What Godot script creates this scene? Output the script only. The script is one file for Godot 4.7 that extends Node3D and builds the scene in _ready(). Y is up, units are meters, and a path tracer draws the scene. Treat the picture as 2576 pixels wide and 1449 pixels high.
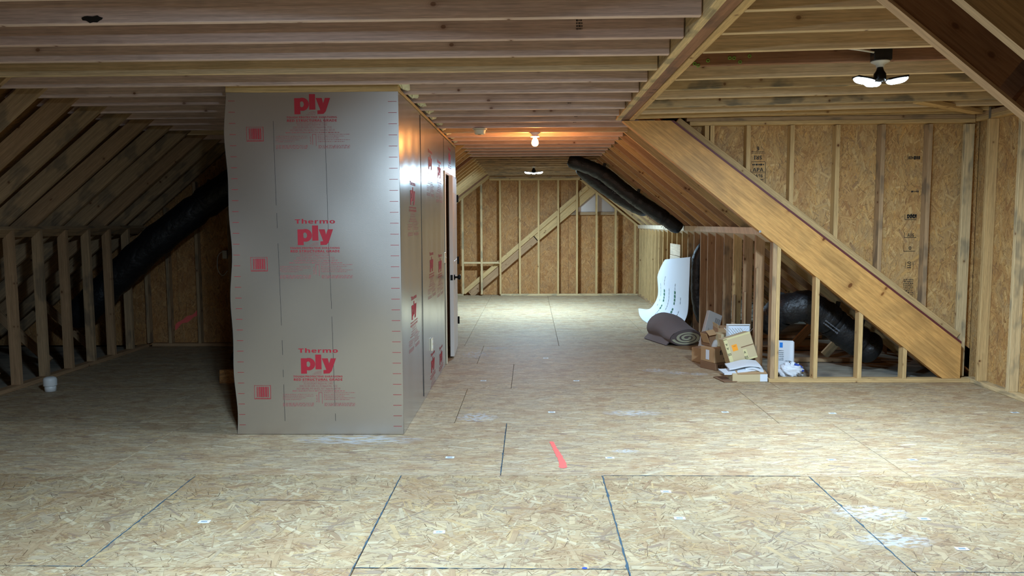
extends Node3D

# ------------------------------------------------------------------ mesh kit
class MB:
	var v := PackedVector3Array()
	var n := PackedVector3Array()
	var uv := PackedVector2Array()
	var ix := PackedInt32Array()
	func poly(pts: Array, nrm: Vector3, uvs: Array) -> void:
		var b := v.size()
		for i in pts.size():
			v.append(pts[i]); n.append(nrm); uv.append(uvs[i])
		var cr: Vector3 = (pts[1] - pts[0]).cross(pts[2] - pts[0])
		var ccw: bool = cr.dot(nrm) > 0.0
		for i in range(1, pts.size() - 1):
			if ccw:
				ix.append_array(PackedInt32Array([b, b + i + 1, b + i]))
			else:
				ix.append_array(PackedInt32Array([b, b + i, b + i + 1]))
	# rows of points; smooth normals; sgn flips the outside
	func grid(rows: Array, sgn := 1.0, us := 1.0, vs := 1.0, closed := false) -> void:
		var b := v.size()
		var h := rows.size()
		var w: int = rows[0].size()
		for j in h:
			for i in w:
				var i0: int = i - 1
				var i1: int = i + 1
				if closed:
					if i0 < 0: i0 = w - 2
					if i1 >= w: i1 = 1
				i0 = maxi(i0, 0)
				i1 = mini(i1, w - 1)
				var du: Vector3 = rows[j][i1] - rows[j][i0]
				var dv: Vector3 = rows[mini(j + 1, h - 1)][i] - rows[maxi(j - 1, 0)][i]
				var nn: Vector3 = du.cross(dv) * sgn
				if nn.length() < 1e-12: nn = Vector3.UP
				v.append(rows[j][i]); n.append(nn.normalized())
				uv.append(Vector2(us * i / float(w - 1), vs * j / float(h - 1)))
		for j in h - 1:
			for i in w - 1:
				var a := b + j * w + i
				if sgn > 0:
					ix.append_array(PackedInt32Array([a, a + w + 1, a + 1, a, a + w, a + w + 1]))
				else:
					ix.append_array(PackedInt32Array([a, a + 1, a + w + 1, a, a + w + 1, a + w]))
	func add(m: MB, t := Transform3D()) -> void:
		var b := v.size()
		for i in m.v.size():
			v.append(t * m.v[i]); n.append((t.basis * m.n[i]).normalized()); uv.append(m.uv[i])
		for i in m.ix: ix.append(b + i)
	func mesh() -> ArrayMesh:
		var a := []
		a.resize(Mesh.ARRAY_MAX)
		a[Mesh.ARRAY_VERTEX] = v
		a[Mesh.ARRAY_NORMAL] = n
		a[Mesh.ARRAY_TEX_UV] = uv
		a[Mesh.ARRAY_INDEX] = ix
		var m := ArrayMesh.new()
		m.add_surface_from_arrays(Mesh.PRIMITIVE_TRIANGLES, a)
		return m

var rng := RandomNumberGenerator.new()
var M := {}
var cache := {}
var font_bold: SystemFont
var font_reg: SystemFont

func cbox_mb(s: Vector3, c: float, uo := Vector2.ZERO) -> MB:
	var m := MB.new()
	var h := s * 0.5
	var P := func(sg: Array, ax: int) -> Vector3:
		var p := Vector3.ZERO
		for k in 3:
			p[k] = sg[k] * (h[k] if k == ax else h[k] - c)
		return p
	var U := func(p: Vector3, ax: int) -> Vector2:
		if ax == 0: return Vector2(p.z, p.y) + uo
		if ax == 1: return Vector2(p.x, p.z + 0.13) + uo
		return Vector2(p.x, p.y) + uo
	for ax in 3:
		var o1 := (ax + 1) % 3
		var o2 := (ax + 2) % 3
		for s0 in [-1, 1]:
			var pts := []
			var us := []
			for q in [[-1, -1], [1, -1], [1, 1], [-1, 1]]:
				var sg := [0, 0, 0]
				sg[ax] = s0; sg[o1] = q[0]; sg[o2] = q[1]
				var p: Vector3 = P.call(sg, ax)
				pts.append(p); us.append(U.call(p, ax))
			var nn := Vector3.ZERO
			nn[ax] = s0
			m.poly(pts, nn, us)
			if c <= 0.0: continue
			# edge between ax (sign s0) and o1 (sign s1), along o2
			for s1 in [-1, 1]:
				var sa := [0, 0, 0]
				sa[ax] = s0; sa[o1] = s1
				var ep := []
				sa[o2] = -1
				ep.append(P.call(sa, ax)); ep.append(P.call(sa, o1))
				sa[o2] = 1
				ep.append(P.call(sa, o1)); ep.append(P.call(sa, ax))
				var en := Vector3.ZERO
				en[ax] = s0; en[o1] = s1
				var eu := []
				for p in ep: eu.append(U.call(p, ax if ax != 0 else o1))
				m.poly(ep, en.normalized(), eu)
	if c > 0.0:
		for a in [-1, 1]:
			for b in [-1, 1]:
				for d in [-1, 1]:
					var sg := [a, b, d]
					var pts := [P.call(sg, 0), P.call(sg, 1), P.call(sg, 2)]
					m.poly(pts, Vector3(a, b, d).normalized(), [uo, uo, uo])
	return m

func cbox(s: Vector3, c := 0.002, variant := 0) -> ArrayMesh:
	var key := "%.3f_%.3f_%.3f_%.4f_%d" % [s.x, s.y, s.z, c, variant]
	if not cache.has(key):
		cache[key] = cbox_mb(s, c, Vector2(variant * 0.377, variant * 0.0631)).mesh()
	return cache[key]

# a prism: polygon in XY pushed from z0 to z1; grain runs along dir
func prism_mb(pts: PackedVector2Array, z0: float, z1: float, dir := Vector2(1, 0), uo := Vector2.ZERO) -> MB:
	var m := MB.new()
	var pp := pts.duplicate()
	if Geometry2D.is_polygon_clockwise(pp): pp.reverse()
	var d := dir.normalized()
	var U := func(p: Vector2) -> Vector2: return Vector2(p.dot(d), p.dot(Vector2(-d.y, d.x))) + uo
	var tr := Geometry2D.triangulate_polygon(pp)
	for k in range(0, tr.size(), 3):
		var a := pp[tr[k]]; var b := pp[tr[k + 1]]; var c := pp[tr[k + 2]]
		var us := [U.call(a), U.call(b), U.call(c)]
		m.poly([Vector3(a.x, a.y, z1), Vector3(b.x, b.y, z1), Vector3(c.x, c.y, z1)], Vector3(0, 0, signf(z1 - z0)), us)
		m.poly([Vector3(a.x, a.y, z0), Vector3(b.x, b.y, z0), Vector3(c.x, c.y, z0)], Vector3(0, 0, -signf(z1 - z0)), us)
	for i in pp.size():
		var a := pp[i]; var b := pp[(i + 1) % pp.size()]
		var e := (b - a).normalized()
		var ua: Vector2 = U.call(a); var ub: Vector2 = U.call(b)
		var w := Vector2(0, z1 - z0)
		if absf(e.dot(d)) > 0.5:
			m.poly([Vector3(a.x, a.y, z0), Vector3(b.x, b.y, z0), Vector3(b.x, b.y, z1), Vector3(a.x, a.y, z1)], Vector3(e.y, -e.x, 0), [ua, ub, ub + w, ua + w])
		else:
			m.poly([Vector3(a.x, a.y, z0), Vector3(b.x, b.y, z0), Vector3(b.x, b.y, z1), Vector3(a.x, a.y, z1)], Vector3(e.y, -e.x, 0), [ua, ub, ub + Vector2(z1 - z0, 0), ua + Vector2(z1 - z0, 0)])
	return m

func tube_mb(path: Array, radii: Array, seg := 16, wrinkle := 0.0, caps := true, flat := 1.0) -> MB:
	var m := MB.new()
	var rows := []
	var up := Vector3(0.13, 0.31, 0.94)
	for j in path.size():
		var a: Vector3 = path[maxi(j - 1, 0)]
		var b: Vector3 = path[mini(j + 1, path.size() - 1)]
		var t := (b - a).normalized()
		var s := t.cross(up).normalized()
		var q := s.cross(t)
		var row := PackedVector3Array()
		for i in seg + 1:
			var an := TAU * (i % seg) / seg
			var r: float = radii[j]
			if wrinkle > 0.0: r *= 1.0 + wrinkle * (rng.randf() - 0.5)
			if i == seg: row.append(row[0])
			else: row.append(path[j] + s * cos(an) * r + q * sin(an) * r * flat)
		rows.append(row)
	m.grid(rows, 1.0, 1.0, path.size() * 0.1, true)
	if caps:
		for e in [0, path.size() - 1]:
			var pts := []
			var us := []
			for i in seg:
				pts.append(rows[e][i]); us.append(Vector2(i * 0.01, 0))
			var dir: Vector3 = (path[1] - path[0]) if e == 0 else (path[e - 1] - path[e])
			m.poly(pts, -dir.normalized(), us)
	return m

func smooth_path(pts: Array, n: int) -> Array:
	var c := Curve3D.new()
	for i in pts.size():
		var a: Vector3 = pts[maxi(i - 1, 0)]
		var b: Vector3 = pts[mini(i + 1, pts.size() - 1)]
		var t := (b - a) / 6.0
		c.add_point(pts[i], -t, t)
	var out := []
	for i in n + 1:
		out.append(c.sample_baked(c.get_baked_length() * i / n, true))
	return out

func lathe_mb(prof: Array, seg := 24) -> MB:   # prof: Vector2(r, y) from bottom to top
	var m := MB.new()
	var rows := []
	for p in prof:
		var row := PackedVector3Array()
		for i in seg + 1:
			var an := TAU * i / seg
			row.append(Vector3(p.x * cos(an), p.y, p.x * sin(an)))
		rows.append(row)
	m.grid(rows, -1.0, 1.0, 1.0, true)
	return m

# ------------------------------------------------------------------ naming kit
func thing(called: String, label: String, category: String, at := Vector3.ZERO, group := "", kind := "") -> Node3D:
	var o := Node3D.new()
	o.name = called
	add_child(o, true)
	if o.name != called:
		var k := 1
		while has_node("%s_%03d" % [called, k]): k += 1
		o.name = "%s_%03d" % [called, k]
	o.position = at
	tag(o, label, category, group, kind)
	return o

func tag(o: Node, label: String, category := "", group := "", kind := "") -> void:
	if label: o.set_meta("label", label)
	if category: o.set_meta("category", category)
	if group: o.set_meta("group", group)
	if kind: o.set_meta("kind", kind)

func part(parent: Node, called: String, mesh: Mesh, mat: Material, t := Transform3D()) -> MeshInstance3D:
	var o := MeshInstance3D.new()
	var nm := called
	var key := "n_%d_%s" % [parent.get_instance_id(), called]
	if cache.has(key):
		cache[key] += 1
		nm = "%s_%03d" % [called, cache[key]]
	else:
		cache[key] = 0
	o.name = nm
	o.mesh = mesh
	o.material_override = mat
	parent.add_child(o, true)
	o.transform = t
	return o

func boxpart(parent: Node, called: String, c: Vector3, s: Vector3, mat: Material, rot := Vector3.ZERO, ch := 0.002, variant := 0) -> MeshInstance3D:
	return part(parent, called, cbox(s, ch, variant), mat, Transform3D(Basis.from_euler(rot), c))

# board with its length from a to b; width lies along wdir
func board(parent: Node, called: String, a: Vector3, b: Vector3, width: float, thick: float, wdir: Vector3, mat: Material) -> MeshInstance3D:
	var x := (b - a).normalized()
	var y := (wdir - x * wdir.dot(x)).normalized()
	var z := x.cross(y)
	var o := part(parent, called, cbox(Vector3(a.distance_to(b), width, thick), 0.003, rng.randi() % 9), mat, Transform3D(Basis(x, y, z), (a + b) * 0.5))
	return o

func prismpart(parent: Node, called: String, pts: Array, z0: float, z1: float, mat: Material, dir := Vector2(1, 0), uo := Vector2.INF) -> MeshInstance3D:
	if uo == Vector2.INF: uo = Vector2(rng.randf() * 3.0, rng.randf() * 0.7)
	return part(parent, called, prism_mb(PackedVector2Array(pts), z0, z1, dir, uo).mesh(), mat)

# ------------------------------------------------------------------ textures
func wrap_rect(im: Image, x: int, y: int, w: int, c: Color) -> void:
	var W := im.get_width()
	var H := im.get_height()
	y = posmod(y, H)
	x = posmod(x, W)
	if x + w <= W:
		im.fill_rect(Rect2i(x, y, w, 1), c)
	else:
		im.fill_rect(Rect2i(x, y, W - x, 1), c)
		im.fill_rect(Rect2i(0, y, x + w - W, 1), c)

func flake(im: Image, c: Vector2, ang: float, l: float, w: float, col: Color) -> void:
	var d := Vector2(cos(ang), sin(ang)) * l * 0.5
	var e := Vector2(-sin(ang), cos(ang)) * w * 0.5
	var sk := d.normalized() * w * (rng.randf() - 0.5) * 1.4
	var q := [c - d - e, c + d - e + sk, c + d + e, c - d + e + sk]
	var y0 := 1e9
	var y1 := -1e9
	for p in q:
		y0 = minf(y0, p.y); y1 = maxf(y1, p.y)
	for y in range(ceili(y0), floori(y1) + 1):
		var xa := 1e9
		var xb := -1e9
		for k in 4:
			var a: Vector2 = q[k]
			var b: Vector2 = q[(k + 1) % 4]
			if (a.y <= y and b.y >= y) or (b.y <= y and a.y >= y):
				if absf(a.y - b.y) < 1e-6: continue
				var x := a.x + (b.x - a.x) * (y - a.y) / (b.y - a.y)
				xa = minf(xa, x); xb = maxf(xb, x)
		if xb >= xa:
			wrap_rect(im, roundi(xa), y, maxi(1, roundi(xb - xa)), col)

func osb_image(S: int, count: int, spread: float, sd: int, strip := 1.0, pale := false) -> Image:
	rng.seed = sd
	var im := Image.create(S, S, false, Image.FORMAT_RGB8)
	im.fill(Color(0.74, 0.62, 0.45))
	var k := S / 1024.0
	var tones := [Color(0.80, 0.68, 0.50), Color(0.84, 0.73, 0.55), Color(0.76, 0.64, 0.47), Color(0.88, 0.79, 0.62), Color(0.72, 0.58, 0.42), Color(0.66, 0.52, 0.38), Color(0.80, 0.70, 0.55), Color(0.62, 0.52, 0.43), Color(0.84, 0.70, 0.48)]
	var wts := [18, 18, 16, 9, 9, 4, 12, 4, 9]
	var tot := 99
	for i in count:
		var ang := rng.randfn(0.0, spread)
		var l := rng.randf_range(30, 105) * k * strip
		var w := rng.randf_range(4, 19) * k / strip
		if rng.randf() < 0.55: w *= 0.35
		var r := rng.randi() % tot
		var t := 0
		while r >= wts[t]:
			r -= wts[t]; t += 1
		var b := rng.randf_range(0.95, 1.05)
		var col: Color = tones[t]
		if pale: col = Color(col.r * 1.0, col.g * 1.08, col.b * 1.22)
		col = Color(col.r * b, col.g * b, col.b * b).lerp(Color(0.79, 0.72, 0.60) if pale else Color(0.79, 0.67, 0.49), 0.3)
		var c := Vector2(rng.randf() * S, rng.randf() * S)
		var sh := Color(col.r * 0.84, col.g * 0.82, col.b * 0.79)
		flake(im, c + Vector2(0.8, 0.9) * k, ang, l + 1, w + 1.0 * k, sh)
		flake(im, c, ang, l, w, col)
		var d := Vector2(cos(ang), sin(ang))
		for s in 2:
			var g := rng.randf_range(0.90, 1.08)
			flake(im, c + Vector2(-d.y, d.x) * rng.randf_range(-0.4, 0.4) * w, ang, l * rng.randf_range(0.4, 0.9), maxf(1.0, w * 0.12), Color(col.r * g, col.g * g, col.b * g))
	for i in count / 18:
		var ang := rng.randfn(0.0, spread * 1.2)
		var g := rng.randf_range(0.42, 0.58)
		flake(im, Vector2(rng.randf() * S, rng.randf() * S), ang, rng.randf_range(6, 42) * k * strip, rng.randf_range(1.0, 2.4) * k, Color(g, g * 0.86, g * 0.7))
	# broad drifts of redder and greyer wood
	var nb := noise_bytes(96, 96, 0.045, sd + 7)
	var nd := nb.get_data()
	var ov := Image.create(96, 96, false, Image.FORMAT_RGBA8)
	for i in 96 * 96:
		var t := nd[i] / 255.0
		ov.set_pixel(i % 96, i / 96, Color(0.58, 0.43, 0.31, clampf((t - 0.5) * 0.9, 0.0, 0.26)) if t > 0.5 else Color(0.62, 0.58, 0.52, clampf((0.5 - t) * 0.9, 0.0, 0.22)))
	ov.resize(S, S, Image.INTERPOLATE_CUBIC)
	im.convert(Image.FORMAT_RGBA8)
	im.blend_rect(ov, Rect2i(0, 0, S, S), Vector2i.ZERO)
	im.convert(Image.FORMAT_RGB8)
	return im

func noise_bytes(w: int, h: int, freq: float, sd: int, oct := 3) -> Image:
	var f := FastNoiseLite.new()
	f.seed = sd
	f.frequency = freq
	f.fractal_octaves = oct
	var im := f.get_seamless_image(w, h)
	im.convert(Image.FORMAT_L8)
	return im

func lumber_image(sd: int, knots: int, mold: float) -> Image:
	rng.seed = sd
	var W := 1024
	var H := 256
	var a := noise_bytes(48, 256, 0.06, sd)
	a.resize(W, H, Image.INTERPOLATE_BILINEAR)
	var b := noise_bytes(128, 256, 0.22, sd + 1, 2)
	b.resize(W, H, Image.INTERPOLATE_BILINEAR)
	var c := noise_bytes(256, 64, 0.02, sd + 2, 4)
	c.resize(W, H, Image.INTERPOLATE_BILINEAR)
	var da := a.get_data(); var db := b.get_data(); var dc := c.get_data()
	var ks := []
	for i in knots:
		ks.append([rng.randf() * W, rng.randf() * H, rng.randf_range(2.5, 5.5), rng.randf_range(3.5, 8), rng.randf_range(0.5, 1.0)])
	var out := PackedByteArray()
	out.resize(W * H * 3)
	var kd := PackedFloat32Array()
	kd.resize(W * H)
	for q in ks:
		for y in range(-40, 41):
			for x in range(-70, 71):
				var d: float = sqrt(pow(x / q[2], 2) + pow(y / q[3], 2))
				var f: float = 0.0
				if d < 1.0: f = 0.62 * q[4]
				elif d < 6.5: f = 0.42 * q[4] * exp(-(d - 1.0) * 1.1) * (0.7 + 0.3 * sin(d * 7.0))
				if f > 0.01:
					var px := posmod(int(q[0]) + x, W)
					var py := posmod(int(q[1]) + y, H)
					kd[py * W + px] = maxf(kd[py * W + px], f)
	for i in W * H:
		var y := i / W
		var ga := da[i] / 255.0
		var gb := db[i] / 255.0
		var gc := dc[i] / 255.0
		var ring := 0.5 + 0.5 * sin(y * 0.32 + ga * 14.0 + gc * 9.0)
		var l := 0.90 + (ga - 0.5) * 0.16 + (gb - 0.5) * 0.10 - ring * 0.06 * (0.4 + gc)
		var k := kd[i]
		var r := l * (1.0 - k * 0.75)
		var g := l * (1.0 - k * 0.92) - ring * 0.012
		var bl := l * (1.0 - k) - ring * 0.02
		if mold > 0.0:
			var mm := clampf((gc - 0.56) * 5.0, 0.0, 1.0) * mold * (0.5 + gb)
			r *= 1.0 - mm * 0.55; g *= 1.0 - mm * 0.48; bl *= 1.0 - mm * 0.36
		out[i * 3] = int(clampf(r, 0, 1) * 255)
		out[i * 3 + 1] = int(clampf(g, 0, 1) * 255)
		out[i * 3 + 2] = int(clampf(bl, 0, 1) * 255)
	return Image.create_from_data(W, H, false, Image.FORMAT_RGB8, out)

func flat_mat(c: Color, rough := 0.7, metal := 0.0, spec := 0.5) -> StandardMaterial3D:
	var m := StandardMaterial3D.new()
	m.albedo_color = c
	m.roughness = rough
	m.metallic = metal
	m.metallic_specular = spec
	return m

func tex_mat(t: Texture2D, tint: Color, sc: Vector3, rough := 0.7, bump := 0.0) -> StandardMaterial3D:
	var m := flat_mat(tint, rough, 0.0, 0.35)
	m.albedo_texture = t
	m.uv1_scale = sc
	if bump > 0.0:
		m.heightmap_enabled = true
		m.heightmap_texture = t
		m.heightmap_scale = bump
	return m

func make_materials() -> void:
	var o1 := ImageTexture.create_from_image(osb_image(1536, 19000, 0.85, 11, 1.0, true))
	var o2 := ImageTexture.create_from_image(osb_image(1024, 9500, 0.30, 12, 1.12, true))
	var o3 := ImageTexture.create_from_image(osb_image(1024, 9000, 0.55, 13))
	M.osb_floor = tex_mat(o1, Color(0.845, 0.81, 0.75), Vector3(0.55, 0.55, 1), 0.62, 0.06)
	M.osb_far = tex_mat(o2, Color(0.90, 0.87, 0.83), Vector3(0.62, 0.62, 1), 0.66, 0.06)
	M.osb_wall = tex_mat(o3, Color(0.97, 0.91, 0.80), Vector3(0.66, 0.66, 1), 0.62, 0.06)
	M.osb_back = tex_mat(o3, Color(0.93, 0.81, 0.69), Vector3(0.66, 0.66, 1), 0.66, 0.06)
	var l1 := ImageTexture.create_from_image(lumber_image(21, 9, 0.0))
	var l2 := ImageTexture.create_from_image(lumber_image(22, 6, 0.35))
	var l3 := ImageTexture.create_from_image(lumber_image(23, 12, 0.5))
	var l4 := ImageTexture.create_from_image(lumber_image(24, 5, 0.06))
	var l5 := ImageTexture.create_from_image(lumber_image(25, 10, 0.12))
	var ls := Vector3(0.42, 3.1, 1)
	M.pine = tex_mat(l1, Color(0.90, 0.76, 0.53), ls, 0.68, 0.02)
	M.pine_pale = tex_mat(l2, Color(0.93, 0.82, 0.62), ls, 0.7, 0.02)
	M.pale = tex_mat(l4, Color(1.0, 0.93, 0.82), ls, 0.7)
	M.pine_brown = tex_mat(l1, Color(0.77, 0.62, 0.46), ls, 0.7, 0.02)
	M.pine_grey = tex_mat(l3, Color(0.82, 0.72, 0.55), ls, 0.75, 0.02)
	M.joist = tex_mat(l4, Color(0.96, 0.85, 0.80), ls, 0.7, 0.02)
	M.joist_b = tex_mat(l4, Color(0.93, 0.81, 0.76), ls, 0.7, 0.02)
	M.joist_c = tex_mat(l4, Color(0.95, 0.84, 0.67), ls, 0.7, 0.02)
	M.pine_dull = tex_mat(l2, Color(0.78, 0.65, 0.49), ls, 0.72, 0.02)
	M.red_brown = tex_mat(l4, Color(0.64, 0.47, 0.35), ls, 0.65, 0.02)
	M.lvl = tex_mat(l5, Color(0.93, 0.71, 0.42), Vector3(0.36, 1.4, 1), 0.5, 0.02)
	M.lvl_brown = tex_mat(l2, Color(0.66, 0.48, 0.36), Vector3(0.3, 1.6, 1), 0.6, 0.02)
	M.ply_grey = tex_mat(l2, Color(0.72, 0.68, 0.60), Vector3(0.2, 0.8, 1), 0.8)
	M.deck = tex_mat(o3, Color(0.60, 0.48, 0.34), Vector3(0.5, 0.5, 1), 0.8)
	M.wax = flat_mat(Color(0.38, 0.17, 0.17), 0.55)
	var fn := FastNoiseLite.new()
	fn.seed = 5
	fn.frequency = 0.09
	fn.fractal_octaves = 3
	var nt := NoiseTexture2D.new()
	nt.width = 512; nt.height = 512; nt.seamless = true; nt.noise = fn; nt.as_normal_map = true; nt.bump_strength = 1.6
	M.foil = flat_mat(Color(0.79, 0.765, 0.73), 0.33, 0.88)
	M.foil.normal_enabled = true
	M.foil.normal_texture = nt
	M.foil.normal_scale = 0.22
	M.foil.uv1_scale = Vector3(5.0, 3.2, 1)
	M.foil_side = M.foil.duplicate()
	M.foil_side.albedo_color = Color(0.76, 0.765, 0.765)
	M.foil_side.roughness = 0.23
	M.foil_side.normal_scale = 0.13
	M.print_red = flat_mat(Color(0.68, 0.13, 0.19), 0.55)
	M.print_pink = flat_mat(Color(0.66, 0.36, 0.36), 0.6)
	M.print_black = flat_mat(Color(0.10, 0.09, 0.08), 0.7)
	M.black_line = flat_mat(Color(0.20, 0.18, 0.17), 0.7)
	M.edge_white = flat_mat(Color(0.72, 0.70, 0.67), 0.7)
	M.black_plastic = flat_mat(Color(0.085, 0.09, 0.10), 0.5)
	var dn := FastNoiseLite.new()
	dn.seed = 15
	dn.frequency = 0.03
	dn.fractal_octaves = 4
	dn.noise_type = FastNoiseLite.TYPE_CELLULAR
	var dt := NoiseTexture2D.new()
	dt.width = 256; dt.height = 256; dt.seamless = true; dt.noise = dn; dt.as_normal_map = true; dt.bump_strength = 5.0
	M.black_plastic.normal_enabled = true
	M.black_plastic.normal_texture = dt
	M.black_plastic.normal_scale = 0.7
	M.black_plastic.uv1_scale = Vector3(2, 1, 1)
	M.black_matt = flat_mat(Color(0.045, 0.045, 0.05), 0.6)
	M.black_metal = flat_mat(Color(0.05, 0.05, 0.05), 0.35, 0.6)
	M.grey_print = flat_mat(Color(0.38, 0.39, 0.41), 0.7)
	M.white_paint = flat_mat(Color(0.86, 0.84, 0.80), 0.5)
	M.white_plastic = flat_mat(Color(0.88, 0.88, 0.86), 0.4)
	M.ivory = flat_mat(Color(0.90, 0.86, 0.74), 0.4)
	M.white_board = flat_mat(Color(0.86, 0.89, 0.93), 0.5)
	M.paper = flat_mat(Color(0.86, 0.88, 0.90), 0.7)
	M.foam = flat_mat(Color(0.90, 0.90, 0.76), 0.9)
	M.card = flat_mat(Color(0.70, 0.56, 0.40), 0.8)
	M.card_light = flat_mat(Color(0.78, 0.70, 0.54), 0.75)
	M.card_dark = flat_mat(Color(0.50, 0.37, 0.26), 0.85)
	M.card_grey = flat_mat(Color(0.68, 0.65, 0.62), 0.7)
	M.tape = flat_mat(Color(0.84, 0.79, 0.58), 0.35)
	M.orange = flat_mat(Color(0.98, 0.62, 0.10), 0.6)
	M.green = flat_mat(Color(0.10, 0.42, 0.30), 0.7)
	M.green_light = flat_mat(Color(0.46, 0.66, 0.24), 0.6)
	M.carpet = flat_mat(Color(0.52, 0.46, 0.45), 1.0)
	M.carpet.rim_enabled = true
	M.carpet.rim = 0.6
	var cn := NoiseTexture2D.new()
	var cf := FastNoiseLite.new()
	cf.seed = 9; cf.frequency = 0.28
	cn.width = 256; cn.height = 256; cn.seamless = true; cn.noise = cf
	M.carpet.heightmap_enabled = true
	M.carpet.heightmap_texture = cn
	M.carpet.heightmap_scale = 1.2
	M.carpet.uv1_triplanar = true
	M.carpet.uv1_scale = Vector3(5, 5, 5)
	M.backing = flat_mat(Color(0.72, 0.72, 0.61), 0.95)
	M.chalk = flat_mat(Color(0.22, 0.31, 0.36), 0.9)
	M.coral = flat_mat(Color(0.95, 0.42, 0.38), 0.8)
	M.chalk_blue = flat_mat(Color(0.16, 0.28, 0.62), 0.8)
	M.sticker = flat_mat(Color(0.88, 0.92, 0.94), 0.5)
	M.sticker_ink = flat_mat(Color(0.36, 0.40, 0.42), 0.7)
	M.blue = flat_mat(Color(0.10, 0.50, 0.86), 0.5)
	M.galv = flat_mat(Color(0.62, 0.63, 0.64), 0.4, 0.8)
	M.smoke_white = flat_mat(Color(0.86, 0.85, 0.76), 0.5)
	M.led = flat_mat(Color(1, 1, 1), 0.4)
	M.led.emission_enabled = true
	M.led.emission = Color(0.86, 0.94, 1.0)
	M.led.emission_energy_multiplier = 9.0
	M.bulb = flat_mat(Color(1, 0.9, 0.75), 0.4)
	M.bulb.emission_enabled = true
	M.bulb.emission = Color(1.0, 0.70, 0.38)
	M.bulb.emission_energy_multiplier = 14.0

# ------------------------------------------------------------------ lettering
func text_mb(s: String, height: float, width := -1.0, bold := true) -> MB:
	# lettering lying in XY, centred, facing +Z
	var key := "t_%s_%.4f_%.3f_%s" % [s, height, width, bold]
	if cache.has(key): return cache[key]
	var tm := TextMesh.new()
	tm.text = s
	tm.font = font_bold if bold else font_reg
	tm.font_size = 32
	tm.pixel_size = height / 23.0
	tm.depth = 0.0
	tm.curve_step = 4.0
	var a: Array = tm.get_mesh_arrays() if tm.get_surface_count() == 0 else tm.surface_get_arrays(0)
	var m := MB.new()
	var vv: PackedVector3Array = a[Mesh.ARRAY_VERTEX]
	var ii: PackedInt32Array = a[Mesh.ARRAY_INDEX]
	if ii.size() == 0: ii = PackedInt32Array(range(vv.size()))
	var lo := Vector2(1e9, 1e9)
	var hi := -lo
	for p in vv:
		lo = lo.min(Vector2(p.x, p.y)); hi = hi.max(Vector2(p.x, p.y))
	var sx := 1.0 if width < 0 else width / maxf(hi.x - lo.x, 1e-6)
	var mid := (lo + hi) * 0.5
	for k in range(0, ii.size(), 3):
		var t := []
		for q in 3:
			var p := vv[ii[k + q]]
			t.append(Vector3((p.x - mid.x) * sx, p.y - mid.y, 0))
		if (t[1] - t[0]).cross(t[2] - t[0]).length() > 1e-12:
			m.poly(t, Vector3(0, 0, 1), [Vector2.ZERO, Vector2.ZERO, Vector2.ZERO])
	cache[key] = m
	return m

func rect_mb(m: MB, x0: float, y0: float, x1: float, y1: float, z := 0.0) -> void:
	m.poly([Vector3(x0, y0, z), Vector3(x1, y0, z), Vector3(x1, y1, z), Vector3(x0, y1, z)], Vector3(0, 0, 1), [Vector2.ZERO, Vector2.ZERO, Vector2.ZERO, Vector2.ZERO])

func put(m: MB, t: MB, x: float, y: float, z := 0.0) -> void:
	m.add(t, Transform3D(Basis(), Vector3(x, y, z)))

func poly2(m: MB, pts: Array, z := 0.0) -> void:
	var pp := PackedVector2Array(pts)
	var tr := Geometry2D.triangulate_polygon(pp)
	for k in range(0, tr.size(), 3):
		m.poly([Vector3(pp[tr[k]].x, pp[tr[k]].y, z), Vector3(pp[tr[k + 1]].x, pp[tr[k + 1]].y, z), Vector3(pp[tr[k + 2]].x, pp[tr[k + 2]].y, z)], Vector3(0, 0, 1), [Vector2.ZERO, Vector2.ZERO, Vector2.ZERO])

# big heavy lower-case word: built from bars and a bowl. Origin: middle of the l, unit metres
func word_mb() -> MB:
	var u := 0.000345
	var m := MB.new()
	var X := func(x: float, y: float) -> Vector2: return Vector2((x - 815) * u, (470 - y) * u)
	poly2(m, [X.call(450, 385), X.call(568, 385), X.call(573, 705), X.call(450, 705)])
	# bowl of the p: ring between two ellipses, open to the stem
	var ri := []
	var ro := []
	for i in 25:
		var an := -PI * 0.80 + PI * 1.60 * i / 24.0
		ro.append(X.call(612 + 135 * cos(an), 507 + 130 * sin(an)))
		ri.append(X.call(603 + 42 * cos(an), 507 + 58 * sin(an)))
	for i in 24:
		poly2(m, [ro[i], ro[i + 1], ri[i + 1], ri[i]], 0.00025)
	poly2(m, [X.call(752, 308), X.call(875, 308), X.call(878, 615), X.call(752, 615)], 0.0001)
	poly2(m, [X.call(886, 386), X.call(1010, 386), X.call(1062, 600), X.call(1030, 700), X.call(985, 650)], 0.00015)
	poly2(m, [X.call(1072, 386), X.call(1180, 386), X.call(1086, 650), X.call(1040, 700), X.call(916, 705), X.call(916, 632), X.call(990, 625)], 0.0004)
	return m

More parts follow.
